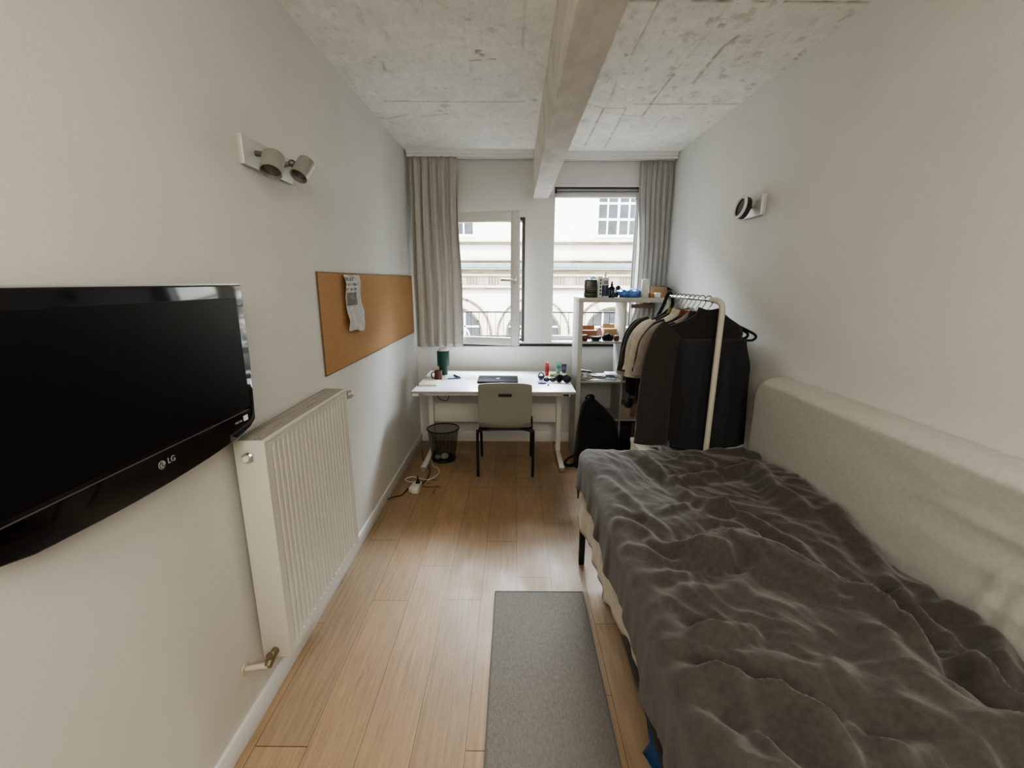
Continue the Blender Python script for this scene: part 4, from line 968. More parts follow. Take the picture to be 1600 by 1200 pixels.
MB().box((x1 + .018, 3.93, SZ + h - .012), (.055, .20, .004), rot=Matrix.Rotation(.55, 4, 'Y')).build('side_flap', mat('card_dark', (.09, .06, .04), .9), t)
MB().bx(1.05, 1.268, 4.0525, 4.0565, 1.312, 1.348).bx(1.155, 1.165, 4.0525, 4.0565, 1.34, SZ + .02).bx(1.155, 1.165, 4.046, 4.0565, SZ + .004, SZ + .02).build('hanging_flap', M['card'], t)
tag(MB().bx(1.115, 1.150, 3.72, 3.75, SZ, SZ + .037, .002).build('small_box', mat('orange_card', (.36, .17, .05), .7)), 'small orange-brown box right of the white jar', 'box')
tag(MB().bx(1.155, 1.200, 3.715, 3.755, SZ, SZ + .040, .006, 3).build('white_block', M['white_lacquer']), 'small white block beside the orange-brown box', 'block')

def carton(name, label, x0, x1, y0, y1, z, h, m, flap=True, cat='box'):
    t = thing(name, label, cat, ((x0 + x1) / 2, (y0 + y1) / 2, z))
    MB().bx(x0, x1, y0, y1, z, z + h, .002).build('box_body', m, t)
    if flap: MB().box(((x0 + x1) / 2, y1 - .01, z + h + .016), (x1 - x0 - .004, .003, .042), rot=Matrix.Rotation(-.5, 4, 'X')).build('lid', m, t)
    return t
carton('carton', 'reddish brown carton at the back left of the second shelf', .590, .720, 3.90, 4.0, S2, .070, mat('card_red', (.30, .13, .075), .85))
carton('carton', 'tan open carton at the back right of the second shelf', .790, .900, 3.90, 4.0, S2, .085, M['card_tan'])
t = thing('tin', 'small dark red tin at the front left of the second shelf', 'tin', (.593, 3.74, S2))
MB().box((.594, 3.74, S2 + .026), (.040, .05, .052), .004).build('tin_body', mat('tin_dark', (.035, .012, .012), .35), t)
MB().box((.598, 3.7142, S2 + .030), (.016, .002, .018)).build('red_mark', mat('tin_red', (.30, .03, .03), .5), t)
t = thing('bowl', 'low dark green bowl in the middle of the second shelf', 'bowl', (.690, 3.76, S2))
MB().lathe([(0, 0), (.028, 0), (.046, .018), (.050, .038), (.047, .038), (.042, .020), (0, .008)], (.690, 3.76, S2), 28).build('dish', mat('bowl_green', (.025, .035, .022), .3), t)
MB().lathe([(0, .026), (.040, .030), (.043, .033), (0, .036)], (.690, 3.76, S2), 20).build('white_contents', mat('bowl_fill', (.36, .37, .33), .7), t)
tag(crumple((.795, 3.78, S2), (.095, .08, .060), 11., .12).build('pouch', M['blk_cloth'], angle=180), 'black pouch on the second shelf beside the green bowl', 'pouch')
tag(MB().box((.866, 3.76, S2 + .022), (.036, .045, .044), .003).build('small_box', mat('box_brown', (.13, .06, .03), .6)), 'small brown box right of the black pouch', 'box')
tag(crumple((.752, 3.94, S2), (.055, .05, .095), 15., .10).build('soap_pouch', mat('pouch_pink', (.58, .36, .33), .6), angle=180), 'pale pink pouch between the two cartons', 'pouch')
tag(MB().lathe([(0, 0), (.014, 0), (.014, .022), (.010, .03), (0, .03)], (.745, 3.86, S2), 16).build('small_pot', M['paper']), 'tiny white pot before the pale pink pouch', 'pot')
t = thing('flat_case', 'flat black case on the second shelf right of the divider', 'case', (1.02, 3.88, S2))
MB().bx(.935, 1.12, 3.82, 3.95, S2, S2 + .042, .005).build('case_body', M['black_plastic'], t)
MB().bx(.935, 1.12, 3.82, 3.95, S2 + .043, S2 + .048, .002).build('case_lid', M['black_gloss'], t)
for k, (a, r_) in enumerate(((.97, .3), (1.02, -.2))):
    tag(MB().box((a, 3.755, S2 + .004 + .005 * k), (.06, .045, .006), .001, rot=Matrix.Rotation(r_, 4, 'Z')).build('card_stack', mat('cards%d' % k, (.55, .48, .32) if k == 0 else (.62, .60, .54), .7)), ('cream card slip before the black case' if k == 0 else 'white card slip leaning on the cream card slip'), 'card')
mags = [('white magazine at the bottom of the pile on the third shelf', (.66, .65, .63), .735, .26, .20, .10, .008), ('grey magazine with a dark spine in the pile', (.40, .40, .42), .770, .22, .17, -.15, .007), ('pale blue booklet in the magazine pile', (.48, .54, .60), .800, .16, .15, .2, .006), ('black booklet on the magazine pile', (.05, .05, .055), .745, .13, .11, -.35, .006), ('pale violet leaflet topmost on the magazine pile', (.55, .52, .60), .800, .15, .10, .25, .004), ('small white booklet leaning at the right of the magazine pile', (.68, .70, .72), .848, .10, .12, -.1, .008)]
z = S3
for k, (lab, col, x, w, d, r_, h) in enumerate(mags):
    t = thing('magazine', lab, 'magazine', (x, 3.80, z), group='magazines and booklets on the third shelf')
    R = Matrix.Rotation(r_, 4, 'Z')
    MB().box((x, 3.81 + .01 * (k % 3), z + h / 2), (w, d, h), .001, rot=R).build('pages', mat('mag%d' % k, col, .6, var=.25, vscale=16), t)
    MB().box((x + .01, 3.81 + .01 * (k % 3) - .02, z + h + .0004), (w * .6, d * .35, .0008), rot=R).build('cover_picture', mat('magp%d' % k, (.05, .05, .06) if k != 3 else (.5, .5, .5), .5, var=.6, vscale=30), t)
    z += h + .001
tag(crumple((.612, 3.735, S3), (.095, .07, .06), 21., .25, 3.5).build('foil_bag', mat('foil', (.52, .52, .50), .3, metal=.3), angle=180), 'crumpled grey white bag at the left front of the third shelf', 'bag')
tag(MB().box((.625, 3.80, S3 + .060), (.10, .05, .016), .004, rot=Matrix.Rotation(.15, 4, 'Y')).build('glasses_case', M['black_plastic']), 'black slim case lying above the crumpled grey bag', 'case')
bpy.data.objects['glasses_case'].location.z = S3 + .052
for k, (x, yy, h, col) in enumerate(((.948, 3.75, .055, (.10, .055, .04)), (.972, 3.77, .04, (.55, .53, .42)), (.955, 3.83, .065, (.06, .06, .06)))):
    lab = ('small brown bottle at the divider on the third shelf', 'tiny cream pot beside the small brown bottle', 'small dark bottle behind the brown one on the third shelf')[k]
    t = thing('vial', lab, 'bottle', (x, yy, S3))
    MB().lathe([(0, 0), (.011, 0), (.012, .002), (.012, h * .7), (.006, h * .8), (0, h * .8)], (x, yy, S3), 16).build('body', mat('vial%d' % k, col, .35), t)
    MB().lathe([(0, h * .78), (.0075, h * .78), (.0075, h), (0, h)], (x, yy, S3), 14).build('cap', M['paper'] if k != 1 else M['black_plastic'], t)
carton('carton', 'beige carton above the lowest right shelf opening', .935, 1.02, 3.74, 3.92, S4, .115, M['card_pale'], False)
carton('carton', 'brown carton beside the beige carton behind the clothes', 1.025, 1.16, 3.76, 3.96, S4, .12, M['card'], False)
carton('storage_bin', 'dark green bin at the bottom right of the shelf', .935, 1.03, 3.73, 3.95, S5, .27, mat('bin_dark', (.015, .022, .020), .6), False, 'bin')
carton('carton', 'brown carton at the bottom of the shelf beside the dark bin', 1.04, 1.22, 3.74, 4.0, S5, .29, mat('card_deep', (.17, .10, .055), .9), False)

def backpack():
    t = thing('backpack', 'black backpack leaning on the front of the shelf', 'backpack', (.70, 3.56, 0))
    lt = [(0, .520), (.17, .520), (.40, .548), (.53, .572), (.575, .600), (.60, .640)]; rt_ = [(0, .890), (.20, .895), (.34, .872), (.42, .845), (.50, .775), (.575, .69), (.60, .662)]
    def fn(u, v):
        z = .60 * v; a = 2 * PI * u
        x0, x1 = interp(lt, z), interp(rt_, z)
        cx, hw = (x0 + x1) / 2, (x1 - x0) / 2
        d = .098 * (1 - .55 * v ** 2) + .004
        ca, sa = math.cos(a), math.sin(a)
        e = .62
        n = 1 + .06 * mnoise.noise((ca * 1.8, sa * 1.8 + 4, z * 7))
        return (cx + hw * n * math.copysign(abs(ca) ** e, ca), 3.575 + .02 * v + d * n * math.copysign(abs(sa) ** e, sa), z)
    MB().grid(40, 26, fn, closed_u=True).build('body', M['blk_cloth'], t, angle=180)
    MB().sphere((.70, 3.485, .21), (.27, .07, .28), 24).build('front_pocket', M['blk_cloth'], t)
    MB().tube([(.60, 3.60, .585), (.615, 3.59, .615), (.650, 3.585, .622), (.672, 3.59, .60)], .008, 8, sub=5).build('grab_handle', M['blk_cloth'], t)
    MB().tube([(.53, 3.55, .12), (.505, 3.54, .10), (.475, 3.535, .085), (.445, 3.54, .055), (.440, 3.545, .018), (.475, 3.54, .009), (.51, 3.545, .02), (.54, 3.55, .04)], .009, 8, sub=6, flat=1.5).build('shoulder_strap', M['blk_cloth'], t)
    MB().tube([(.60, 3.482, .47), (.70, 3.470, .455), (.80, 3.482, .42)], .004, 6, sub=6).build('zip', M['black_gloss'], t)
backpack()

# ------------------------------------------------------------------ clothes rack
RX, RZ, RY0, RY1 = 1.058, 1.451, 2.325, 3.09
def rack():
    t = thing('clothes_rack', 'cream metal clothes rack between the bed and the shelf', 'clothes rack', (RX, 2.7, 0))
    for ya, s in ((RY0, -1), (RY1, 1)):
        pts = [(RX - .02, ya - s * .045, RZ), (RX - .012, ya - s * .015, RZ), (RX + .004, ya + s * .006, RZ - .016), (RX + .012, ya + s * .012, RZ - .06), (RX + .010, ya + s * .012, RZ - .2), (RX, ya + s * .012, .03)]
        MB().tube(pts, .0155, 14, sub=8).build('post', M['rack'], t)
        MB().tube([(RX - .26, ya, .018), (RX + .26, ya, .018)], .014, 12).build('foot', M['rack'], t)
    MB().cyl((RX - .02, RY0 + .04, RZ), (RX - .02, RY1 - .04, RZ), .009, seg=16).build('hanging_rail', mat('rail_steel', (.50, .50, .48), .25, metal=1.), t)
    MB().cyl((RX, RY0, .12), (RX, RY1, .12), .010, seg=12).build('lower_bar', M['rack'], t)
rack()
CXG = RX - .015
def hanger(y, m, label, first=[None], bar=True):
    if first[0] is None:
        t = thing('coat_hanger', label, 'coat hanger', (RX + .004, y, 1.23), 0, 'coat hangers on the rack')
        x = RX - .02
        hk = [(x + .004, y, 1.350), (x, y, 1.392), (x + .010, y, 1.412), (x + .021, y, 1.430), (x + .021, y, 1.450), (x + .012, y, 1.467), (x, y, 1.472), (x - .013, y, 1.466), (x - .021, y, 1.450)]
        MB().tube(hk, .0026, 8, sub=6).build('hook', mat('hook_steel', (.20, .20, .20), .35, metal=.8), t)
        x = RX + .004
        MB().tube([(x, y, 1.362), (x + .12, y, 1.325), (x + .20, y, 1.290), (x + .250, y, 1.262), (x + .240, y, 1.238), (x + .18, y, 1.234), (x - .18, y, 1.234), (x - .226, y, 1.238), (x - .236, y, 1.262), (x - .20, y, 1.288), (x - .12, y, 1.325)], .0068, 8, closed=True, sub=4).build('hanger_frame', m, t)
        first[0] = t
        return t
    src = first[0]; r = src.copy(); C.objects.link(r); r.location.y = y; r['label'] = label
    for ch in list(src.children):
        c = ch.copy(); C.objects.link(c); c.parent = r
    return r
def tube_flat(pts, rads, y0, flat, seg=16, sub=5, m=None, seed=0., amp=.12):
    pts = catmull([Vector(p) for p in pts], sub); n = len(pts); b = MB()
    def fn(u, v):
        i = round(v * (n - 1)); p = pts[i]
        tng = (pts[min(i + 1, n - 1)] - pts[max(i - 1, 0)]).normalized()
        s = Vector((0, 1, 0)); q = tng.cross(s).normalized()
        r = rads[0] + (rads[1] - rads[0]) * v; a = 2 * PI * u
        k = 1 + amp * mnoise.noise((math.cos(a) * 1.7 + seed, math.sin(a) * 1.7, p.z * 9)) + amp * .6 * mnoise.noise((math.cos(a) * 4 + seed, math.sin(a) * 4, p.z * 16))
        return p + q * math.cos(a) * r * k + s * math.sin(a) * r * flat * k
    b.grid(seg, n - 1, fn, closed_u=True)
    return b
def garment(name, label, cat, y, m, hs=.225, hem=.70, hb=.22, dep=.025, sl=.24, long=False, ztop=1.374, seed=1., collar=None, lsleeve=None, cx=None, cuff=None, rs=(.070, .075), sl_flat=.36, stripes=None):
    cx = CXG if cx is None else cx
    t = thing(name, label, cat, (cx, y, hem), group='clothes hanging on the rack')
    def hw(z):
        d = ztop - z
        return interp([(0, .055), (.02, .075), (.05, .12), (.085, hs - .025), (.11, hs), (.16, hs - .004), (.24, hs - .03), (ztop - hem, hb)], d)
    def fn(u, v):
        z = ztop - (ztop - hem) * v ** 1.15; a = 2 * PI * u
        w = hw(z)
        if long and math.cos(a) > 0: w *= 1 - .22 * sstep(.03, .10, ztop - z) * (1 - .75 * sstep(.12, .30, ztop - z))
        dd = dep * interp([(0, .8), (.05, .7), (.2, 1.), (1, 1.12)], v)
        ca, sa = math.cos(a), math.sin(a)
        fold = 1 + sstep(.15, .7, v) * (.17 * math.sin(7 * PI * ca + seed * 3) + .10 * math.sin(13 * PI * ca + seed * 7 + z * 4)) * abs(sa)
        zz = z + (.012 * math.sin(ca * 9 + seed) if v > .98 else 0)
        return (cx + w * math.copysign(abs(ca) ** .8, ca), y + dd * fold * math.copysign(abs(sa) ** .9, sa), zz)
    body = MB().grid(72, 34, fn, closed_u=True).build('body', m, t, angle=180)
    for s in (-1, 1):
        if s < 0 and lsleeve: pts, r = lsleeve, rs
        else:
            out = .055 if not long else .045
            pts = [(cx + s * (hs - .06), y, ztop - .105), (cx + s * (hs - .01), y, ztop - .13), (cx + s * (hs + out * .6), y, ztop - .21), (cx + s * (hs + out), y - .002, ztop - .10 - sl)]
            if s > 0:   # keep clear of the wall
                pts = [(min(p[0], 1.175 if long else 1.25), p[1] + (.02 if long else 0), p[2]) for p in pts]
            r = (rs[0] * .95, rs[1] * (.85 if s > 0 else 1.))
            if s > 0: r = (.055, .050)
        so = tube_flat(pts, r, y, sl_flat, m=m, seed=seed + s).build('sleeve', m, t, angle=180)
        if cuff and s < 0:
            e = Vector(pts[-1]); MB().lathe([(r[1] * 1.0, -.012), (r[1] * 1.04, -.010), (r[1] * 1.04, .012), (r[1], .014)], e, 20, (0, 0, 1), 1., sl_flat).build('cuff', cuff, so)
    if collar:
        b = MB().grid(28, 4, lambda u, v: (cx + (.066 + .012 * v) * math.cos(2 * PI * u), y + (.024 + .010 * v) * math.sin(2 * PI * u), ztop - .028 + .036 * (1 - v) + .008 * math.cos(2 * PI * u * 2)), closed_u=True)
        b.build('collar', collar, t, angle=180)
    return t
cloth = lambda n, c, v=.12: mat('cloth_' + n, c, .95, var=v, vscale=35, bump=.25, bscale=220, sheen=.25)
hp = mat('hanger_black', (.010, .010, .010), .75, spec=.2)
jk = cloth('black_jacket', (.013, .012, .0115)); jk2 = cloth('brown_jacket', (.027, .0225, .020))
labs = ['black hanger whose right end sticks out of the black jacket', 'hanger of the navy top behind the black jacket', 'hanger of the taupe top behind the navy top', 'hanger of the dark red top', 'hanger of the first cream top behind the dark red top', 'hanger of the farther cream top', 'hanger of the olive hooded top', 'hanger of the farthest black top on the rack']
ys = [2.415, 2.50, 2.568, 2.636, 2.704, 2.772, 2.842, 2.912]
for yy, lb in zip(ys, labs): hanger(yy, hp, lb)
def jacket():
    y = 2.41; den = mat('denim_dark', (.0165, .0185, .023), .9, var=.30, vscale=18, bump=.3, bscale=300, stretch=(1, 1, .25))
    t = garment('jacket', 'black denim jacket with a straight back seam, nearest the bed on the rack', 'jacket', y, jk, ztop=1.398, hs=.238, hem=.655, hb=.225, dep=.032, sl=.62, long=True, seed=2., collar=jk, rs=(.082, .098), sl_flat=.40,
                lsleeve=[(.865, y, 1.285), (.830, y, 1.24), (.805, y - .002, 1.10), (.788, y - .006, .88), (.783, y - .010, .645)], cx=1.052)
    for ch in t.children:
        if ch.name.startswith('sleeve') and ch.data.vertices[0].co.x < 0: ch.data.materials.clear(); ch.data.materials.append(jk2)
    x0, x1, zt = .868, 1.258, 1.243
    def fn(u, v):
        L = .62; s_ = v * L; xx = x0 + (x1 - x0) * u + .030 * v * (1 - .7 * u) + u * u * (.040 * sstep(0, .30, v) + .012 * sstep(.4, 1., v))
        fold = .007 * math.sin(u * 13 + 1.) + .0045 * math.sin(u * 31 + 3 * v) + .006 * mnoise.noise((u * 5, v * 4, 3.))
        bulge = .016 * math.sin(PI * u)
        return (xx, y - .030 - bulge + .022 * abs(2 * u - 1) ** 4 + fold * sstep(0, .3, v), zt - s_ - .016 * math.sin(u * 5) * v)
    p = MB().grid(56, 40, fn).build('back_panel', den, t, angle=180); p.modifiers.new('t', 'SOLIDIFY').thickness = .004
    MB().tube([(x0 + (x1 - x0) * i / 12, y - .032 - .016 * math.sin(PI * i / 12) + .022 * abs(i / 6 - 1) ** 4, zt + .001) for i in range(13)], .0024, 6).build('yoke_seam', mat('denim_seam', (.045, .047, .050), .9), t)
    MB().tube([fn(.42, i / 12.) for i in range(13)], .0022, 6).build('panel_seam', mat('denim_seam_dark', (.028, .030, .036), .9), t)
jacket()
garment('shirt', 'navy top with a stand collar behind the black jacket', 'shirt', 2.50, cloth('navy', (.014, .018, .035)), hs=.185, hem=.72, hb=.185, seed=3., collar=cloth('navy_c', (.016, .02, .045)), sl=.22)
garment('shirt', 'taupe short-sleeved top behind the navy top', 'shirt', 2.568, cloth('taupe', (.27, .235, .205)), hs=.222, hem=.70, hb=.21, seed=4., sl=.27, rs=(.062, .066))
garment('shirt', 'dark red and black top between the taupe and cream tops', 'shirt', 2.636, cloth('dark_red', (.030, .017, .015)), hs=.198, hem=.68, hb=.205, seed=5., sl=.25, collar=cloth('red_c', (.14, .03, .03)), cuff=cloth('green_cuff', (.03, .035, .025)))
garment('shirt', 'cream short-sleeved top behind the dark red top', 'shirt', 2.704, cloth('cream', (.46, .42, .345)), hs=.232, hem=.66, hb=.235, seed=6., sl=.31, rs=(.064, .070))
garment('shirt', 'paler cream top behind the other cream top', 'shirt', 2.772, cloth('cream_pale', (.52, .49, .42)), hs=.235, hem=.67, hb=.225, seed=7., sl=.28, rs=(.062, .068), collar=cloth('cream_c', (.46, .43, .36)))
garment('shirt', 'olive green hooded top with black sleeves on the rack', 'shirt', 2.842, cloth('olive_dark', (.030, .027, .022)), hs=.232, hem=.74, hb=.22, seed=8., sl=.30, collar=cloth('olive', (.19, .17, .035)))
garment('shirt', 'black top farthest back on the rack', 'shirt', 2.912, cloth('black_top', (.014, .011, .011)), hs=.240, hem=.76, hb=.225, seed=9., sl=.32, rs=(.066, .062), cuff=cloth('pink_cuff', (.40, .33, .32)))
def tote():
    t = thing('shoulder_bag', 'black cloth bag hanging at the far end of the rack', 'bag', (.86, 3.03, .76))
    def fn(u, v):
        a = 2 * PI * u; z = .765 + .30 * v
        hw_ = interp([(0, .05), (.12, .085), (.5, .092), (1, .03)], v)
        ca, sa = math.cos(a), math.sin(a)
        n = 1 + .15 * mnoise.noise((ca * 2, sa * 2, z * 9))
        return (.862 + .02 * v + hw_ * n * ca, 3.035 + .030 * (1 - .5 * v) * n * sa, z)
    MB().grid(30, 20, fn, closed_u=True).build('body', M['blk_cloth'], t, angle=180)
    MB().tube([(.872, 3.035, 1.05), (.93, 3.036, 1.22), (1.00, 3.036, 1.38), (RX - .03, 3.036, 1.462), (RX - .008, 3.036, 1.462), (1.06, 3.036, 1.38), (.97, 3.038, 1.22), (.895, 3.037, 1.05)], .009, 8, sub=5, flat=1.4).build('strap', M['blk_cloth'], t)
    MB().tube([(.835, 3.03, .79), (.815, 3.02, .765), (.806, 3.015, .745)], .004, 6, sub=4).build('cord', M['blk_cloth'], t)
    MB().sphere((.805, 3.012, .712), (.070, .035, .075), 20).build('round_pouch', M['black_plastic'], t)
tote()
t = thing('storage_box', 'cream box on the floor under the hanging clothes', 'box', (.90, 2.55, 0))
MB().bx(.78, 1.03, 2.44, 2.80, 0, .52, .006).build('box_body', M['card_pale'], t)
MB().bx(.775, 1.035, 2.435, 2.805, .50, .535, .006).build('lid', mat('box_lid', (.50, .45, .36), .8), t)
tag(crumple((.94, 2.60, .536), (.16, .20, .085), 31., .3, 3.5).build('folded_cloth', mat('cloth_white_navy', (.50, .52, .55), .9, var=.6, vscale=22), angle=180), 'crumpled white and navy cloth on the cream box under the clothes', 'cloth')

# ------------------------------------------------------------------ bed
def bed():
    t = thing('bed', 'low black-framed bed along the right wall', 'bed', (.82, 1.18, 0))
    bm = M['black_metal']
    for x in (.404, 1.215): MB().bx(x, x + .03, .14, 2.215, .255, .325, .003).build('side_rail', bm, t)
    for y in (.14, 2.185): MB().bx(.422, 1.215, y, y + .03, .255, .325, .003).build('end_rail', bm, t)
    for x in (.379, 1.215):
        for y in (.15, 2.185): MB().bx(x - .013, x + .017, y, y + .030, 0, .25, .003).build('leg', bm, t)
    s = MB()
    for i in range(14): s.bx(.422, 1.215, .22 + i * .142, .29 + i * .142, .315, .328)
    s.build('slats', M['card_pale'], t)
    MB().bx(.445, .475, 1.895, 1.925, 0, .315, .004).build('support_leg', mat('leg_wood', (.16, .085, .045), .6), t)
    MB().bx(.411, 1.238, .13, 2.225, .33, .575, .05, 4).build('mattress', M['mattress'], t)
bed()
SHEET_HEM = [(0, .42), (.5, .42), (.92, .415), (1.21, .392), (1.45, .30), (1.6, .265), (1.9, .26), (2.05, .262), (2.16, .258), (2.26, .30), (2.5, .33)]
def sheet():
    r = .028
    path = []      # along the left edge from near the camera to the far end, round the corner, along the end
    n1 = 110
    for i in range(n1): path.append((.393, .12 + (2.20 - .12) * i / (n1 - 1), -1., 0.))
    for i in range(1, 10):
        a = PI / 2 * i / 10; path.append((.406 - .013 * math.cos(a), 2.20 + .046 * math.sin(a), -math.cos(a), math.sin(a)))
    for i in range(30): path.append((.402 + .80 * i / 29, 2.246, 0., 1.))
    n = len(path) - 1
    def fn(u, v):
        x, y, nx_, ny_ = path[round(u * n)]
        k = u * n
        hem = interp(SHEET_HEM, y) if nx_ < 0 else .30
        hem += .008 * math.sin(k * .55) + .012 * mnoise.noise((k * .13, 2., 0.))
        z = .60 + (hem - .60) * v
        w = sstep(.1, 1., v)
        o = w * (.007 * mnoise.noise((k * .22, v * 1.5, 3.)) + .006 * math.sin(k * .9 + 2 * v) + .004 * mnoise.noise((k * .6, v * 5, 1.)))
        flare = .045 * w * sstep(1.95, 2.2, y)
        o = max(o, -.003) + flare * .6 + .014 * w
        if v < .12: return (x - nx_ * .03 * (1 - v / .12) ** 2, y - ny_ * .03 * (1 - v / .12) ** 2, z + .008)
        return (x + nx_ * o, y + ny_ * o, z)
    o = MB().grid(n, 16, fn).build('bed_sheet', M['sheet'], angle=180)
    o.modifiers.new('t', 'SOLIDIFY').thickness = .002
    tag(o, 'cream bed sheet hanging below the dark blanket', 'sheet')
sheet()
def blanket():
    NX, NY = 150, 250
    X0, X1, Y0, Y1, R = .424, 1.243, .10, 2.215, .055
    hemd = [(0, .20), (.5, .20), (.83, .215), (1.03, .245), (1.12, .20), (1.23, .165), (1.38, .19), (1.51, .225), (1.7, .20), (1.96, .17), (2.08, .18), (2.2, .21), (2.5, .23)]
    fl = [(pts, a, w, min(p[0] for p in pts) - 3 * w, max(p[0] for p in pts) + 3 * w, min(p[1] for p in pts) - 3 * w, max(p[1] for p in pts) + 3 * w) for pts, a, w in FOLDS]
    def relief(x, y):
        h = 0.
        # warp a little so that the ridges wander
        wx = x + .012 * mnoise.noise((x * 7, y * 7, 1.)); wy = y + .012 * mnoise.noise((x * 7, y * 7, 8.))
        for pts, a, w, xa, xb, ya, yb in fl:
            if xa < wx < xb and ya < wy < yb:
                d = seg_dist(wx, wy, pts); q = d / (w * 1.04)
                h += a * 1.05 * math.exp(-q * q) - .38 * a * math.exp(-((q - 1.9) / .9) ** 2)
        h += .012 * mnoise.noise((x * 4, y * 3.2, 3.)) + .006 * mnoise.noise((x * 9 + y * 4, y * 8 - x * 3, 5.))
        rr = 1 - abs(mnoise.noise((x * 5.5 + y * 3.5, y * 5 - x * 3, 2.))) * 2
        h += .005 * max(0, rr) ** 3
        rr = 1 - abs(mnoise.noise((x * 11 - y * 4, y * 7 + x * 5, 6.))) * 2
        h += .0022 * max(0, rr) ** 3
        # long slanting creases
        for ang, f1, f2, am, sd in ((-.95, 2.4, 12., .011, 4.), (-.70, 3.5, 18., .0045, 9.), (-1.25, 3., 15., .006, 15.)):
            ca, sa = math.cos(ang), math.sin(ang); p_ = (x * ca + y * sa) * f1; q_ = (-x * sa + y * ca) * f2
            n_ = mnoise.noise((p_ + .5 * mnoise.noise((x * 3, y * 3, sd)), q_ + 1.6 * mnoise.noise((x * 2.2, y * 2.2, sd + 3)), sd))
            h += am * (max(0., 1 - abs(n_) * 2.6) ** 1.4 - .25) * (.35 + .65 * sstep(-.25, .25, mnoise.noise((x * 2.6, y * 2.6, sd + 20))))
        return h
    def top(x, y):
        z = .640 + .030 * sstep(1.9, 2.15, y)
        z += .055 * sstep(.95, 1.23, x) * sstep(1.30, 1.55, y) * sstep(2.15, 1.9, y)
        z += .012 * sstep(1.0, 1.25, x) + .03 * math.exp(-((x - .80) / .20) ** 2) * sstep(1.9, 1.2, y)
        return z
    def fn(u, v):
        # unrolled cloth coordinates: s across (negative hangs over the left side), q along (past Y1 hangs over the foot)
        q = Y0 + (Y1 + .21 - Y0) * v
        dl = interp(hemd, q)
        s = -dl - .03 + (X1 - X0 + dl + .03) * u
        over_x = max(0., -s); over_y = max(0., q - Y1)
        bx, by = X0 - .022 * sstep(1.8, 2.2, q) * sstep(.25, 0., s) + max(0., s), min(q, Y1)
        z0 = top(bx, by); h = relief(bx - over_x, by + over_y)
        if over_x == 0 and over_y == 0:
            edge = sstep(0., .05, s) * sstep(0., .05, Y1 - q)
            return (bx, by, z0 + h * (.45 + .55 * edge))
        ov = math.hypot(over_x, over_y); dx, dy = -over_x / ov, over_y / ov
        L = R * PI / 2
        if ov < L: hor, drop = R * math.sin(ov / R), R * (1 - math.cos(ov / R))
        else: hor, drop = R, R + ov - L
        k = sstep(.02, .20, drop)
        ru = k * (.009 * math.sin(q * 26 + 1.5 * math.sin(q * 7)) + .009 * mnoise.noise((q * 9, 1., drop * 3)) + .004 * math.sin(q * 61 + 2)) + .004 * k
        if over_y > 0: ru = k * (.014 * math.sin(bx * 30) + .010 * mnoise.noise((bx * 9, 4., drop * 3))) + .012 * k
        hor = max(hor + ru, hor - .001)
        return (bx + dx * hor, by + dy * hor, z0 - drop + h * .45 * (1 - k))
    o = MB().grid(NX, NY, fn).build('blanket', M['blanket'], angle=180)
    md = o.modifiers.new('t', 'SOLIDIFY'); md.thickness = .008; md.offset = -1
    tag(o, 'rumpled dark grey brown plush blanket covering the bed', 'blanket')
blanket()
def backrest():
    t = thing('bed_backrest', 'long beige upholstered backrest with rounded end along the right wall', 'backrest', (1.32, 1.2, .30))  # the bed's lengthwise backrest under a loose fabric cover
    y0, y1, z0, z1, T, rc, re = -.1, 2.292, .30, 1.082, .108, .115, .045
    NY_, NZ_ = 170, 70
    def fn(u, v):
        y = y0 + (y1 - y0) * (1 - (1 - u) ** 1.15); z = z0 + (z1 - z0) * (1 - (1 - v) ** 1.3)
        # rounded far top corner
        cy, cz = y1 - rc, z1 - rc
        if y > cy and z > cz:
            dy, dz = (y - cy) / rc, (z - cz) / rc
            # square to disc
            y, z = cy + rc * dy * math.sqrt(max(0, 1 - dz * dz / 2)), cz + rc * dz * math.sqrt(max(0, 1 - dy * dy / 2))
            d = rc - math.hypot(y - cy, z - cz)
        else: d = min(y1 - y, z1 - z)
        d = max(0., d)
        e = math.sqrt(max(0., 1 - (1 - min(1, d / re)) ** 2))
        w = .004 * mnoise.noise((y * 2.5, z * 5, 2.))
        near = sstep(1.75, .8, y)
        w += near * (.007 * math.exp(-((z - (.93 + .02 * math.sin(y * 4))) / .022) ** 2) * sstep(1.4, 1.0, y) + .005 * max(0, 1 - abs(mnoise.noise((y * 2.2, z * 9 + y * 1.5, 4.))) * 3))
        w += .007 * math.exp(-(((y - 1.02) + .3 * (z - .75)) / .018) ** 2) * sstep(.62, .72, z) * sstep(.86, .78, z) + .006 * math.exp(-(((y - .96) + .2 * (z - .75)) / .015) ** 2) * sstep(.62, .70, z) * sstep(.84, .76, z)
        w += .003 * math.exp(-((z - (.735 - .01 * y)) / .004) ** 2) * sstep(.9, 1.1, y) * sstep(2.1, 1.8, y)
        return (XR - .002 - (T + w) * e, y, z)
    o = MB().grid(NY_, NZ_, fn).build('cushion_cover', M['backrest'], t, angle=180)
    MB().bx(XR - .05, XR - .005, y0 + .03, y1 - .06, .05, .9).build('inner_board', M['card_pale'], t)
backrest()

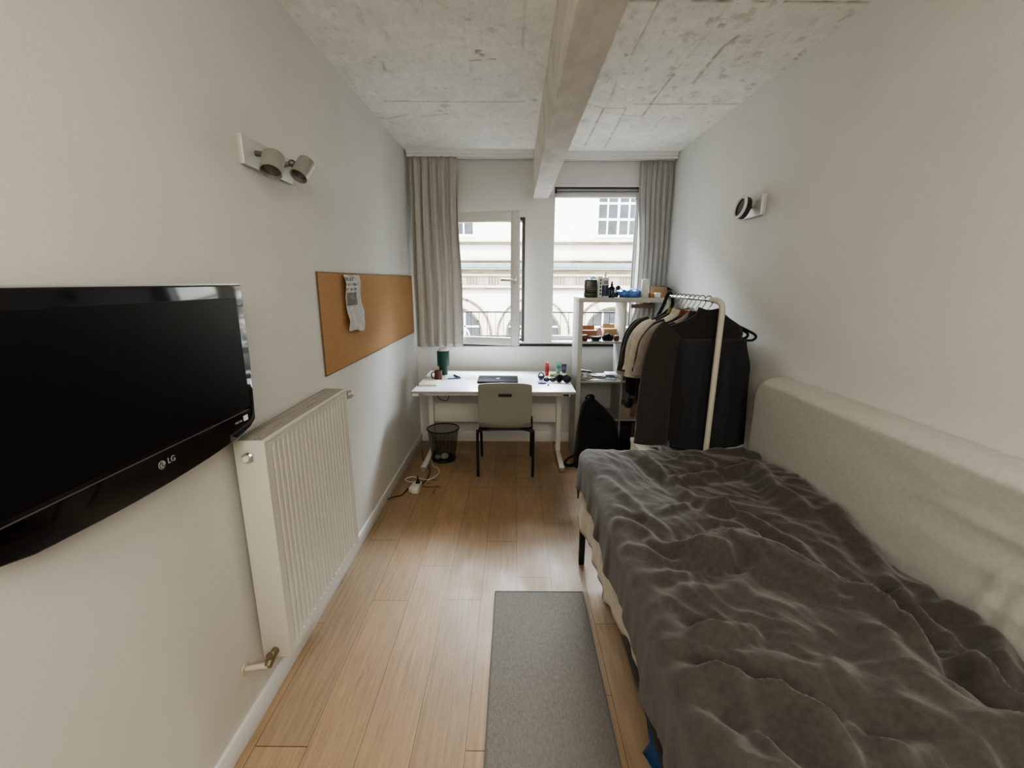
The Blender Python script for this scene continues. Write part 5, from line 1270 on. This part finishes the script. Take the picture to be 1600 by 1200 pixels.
# ------------------------------------------------------------------ rug and the bag under the bed
rg = thing('rug', 'narrow grey woven rug on the floor beside the bed', 'rug', (.13, 1.2, 0))
MB().bx(-.088, .350, .30, 1.956, .0, .0065, .002).build('woven_field', M['rug'], rg)
MB().bx(-.094, -.088, .30, 1.962, 0, .0075, .002).bx(.350, .356, .30, 1.962, 0, .0075, .002).bx(-.088, .350, 1.956, 1.962, 0, .0075, .002).bx(-.088, .350, .294, .30, 0, .0075, .002).build('bound_edge', M['rug_edge'], rg)
tag(crumple((.55, 1.02, .0), (.24, .40, .16), 41., .2, 3.).build('carrier_bag', mat('bag_bright_blue', (.010, .060, .17), .4, var=.3, vscale=20), angle=180), 'bright blue bag on the floor under the bed', 'bag')

# ------------------------------------------------------------------ camera and light
cam = bpy.data.cameras.new('camera'); co = bpy.data.objects.new('camera', cam); C.objects.link(co)
cam.sensor_fit = 'HORIZONTAL'; cam.sensor_width = 36.; cam.lens = 36. * 692 / 1600; cam.clip_start = .02; cam.clip_end = 200
fwd = Vector((-.004968, .974108, -.226030)); rgt = Vector((.999978, .005846, .003215)); upv = Vector((-.004453, .226009, .974115))
co.matrix_world = Matrix(((rgt.x, upv.x, -fwd.x, 0), (rgt.y, upv.y, -fwd.y, 0), (rgt.z, upv.z, -fwd.z, 1.545), (0, 0, 0, 1)))
bpy.context.scene.camera = co

w = bpy.data.worlds.new('sky'); bpy.context.scene.world = w; w.use_nodes = True
w.node_tree.nodes['Background'].inputs[0].default_value = (.80, .90, 1., 1); w.node_tree.nodes['Background'].inputs[1].default_value = 2.2
def lamp(name, kind, energy, col, loc, target, size=None, sy=None, angle=None):
    l = bpy.data.lights.new(name, kind); l.energy = energy; l.color = col
    if kind == 'AREA': l.shape = 'RECTANGLE'; l.size = size; l.size_y = sy
    if angle: l.angle = angle
    o = bpy.data.objects.new(name, l); C.objects.link(o); o.location = loc
    o.rotation_euler = (Vector(target) - Vector(loc)).to_track_quat('-Z', 'Y').to_euler()
    return o
lamp('sun', 'SUN', 3.0, (1., .95, .86), (-6, -20, 34), (0, 13, 2), angle=.03)
lamp('sky_fill', 'AREA', 1700, (.86, .93, 1.), (.3, 7.6, 5.2), (.15, 3.0, .9), 5.0, 2.6)  # unseen lamp added above the windows to boost the sky light coming in
lamp('room_fill', 'AREA', 25, (1., .93, .80), (.25, -.6, 2.4), (.2, 1.6, .6), 1.8, 1.4)  # unseen warm fill lamp added behind the camera to lift the room

sc = bpy.context.scene
sc.view_settings.view_transform = 'AgX'
sc.view_settings.look = 'AgX - Medium High Contrast'
sc.view_settings.exposure = 1.55
sc.cycles.use_denoising = True
sc.cycles.max_bounces = 10; sc.cycles.diffuse_bounces = 6; sc.cycles.transparent_max_bounces = 16
sc.cycles.caustics_reflective = False; sc.cycles.caustics_refractive = False
sc.cycles.sample_clamp_indirect = 6.
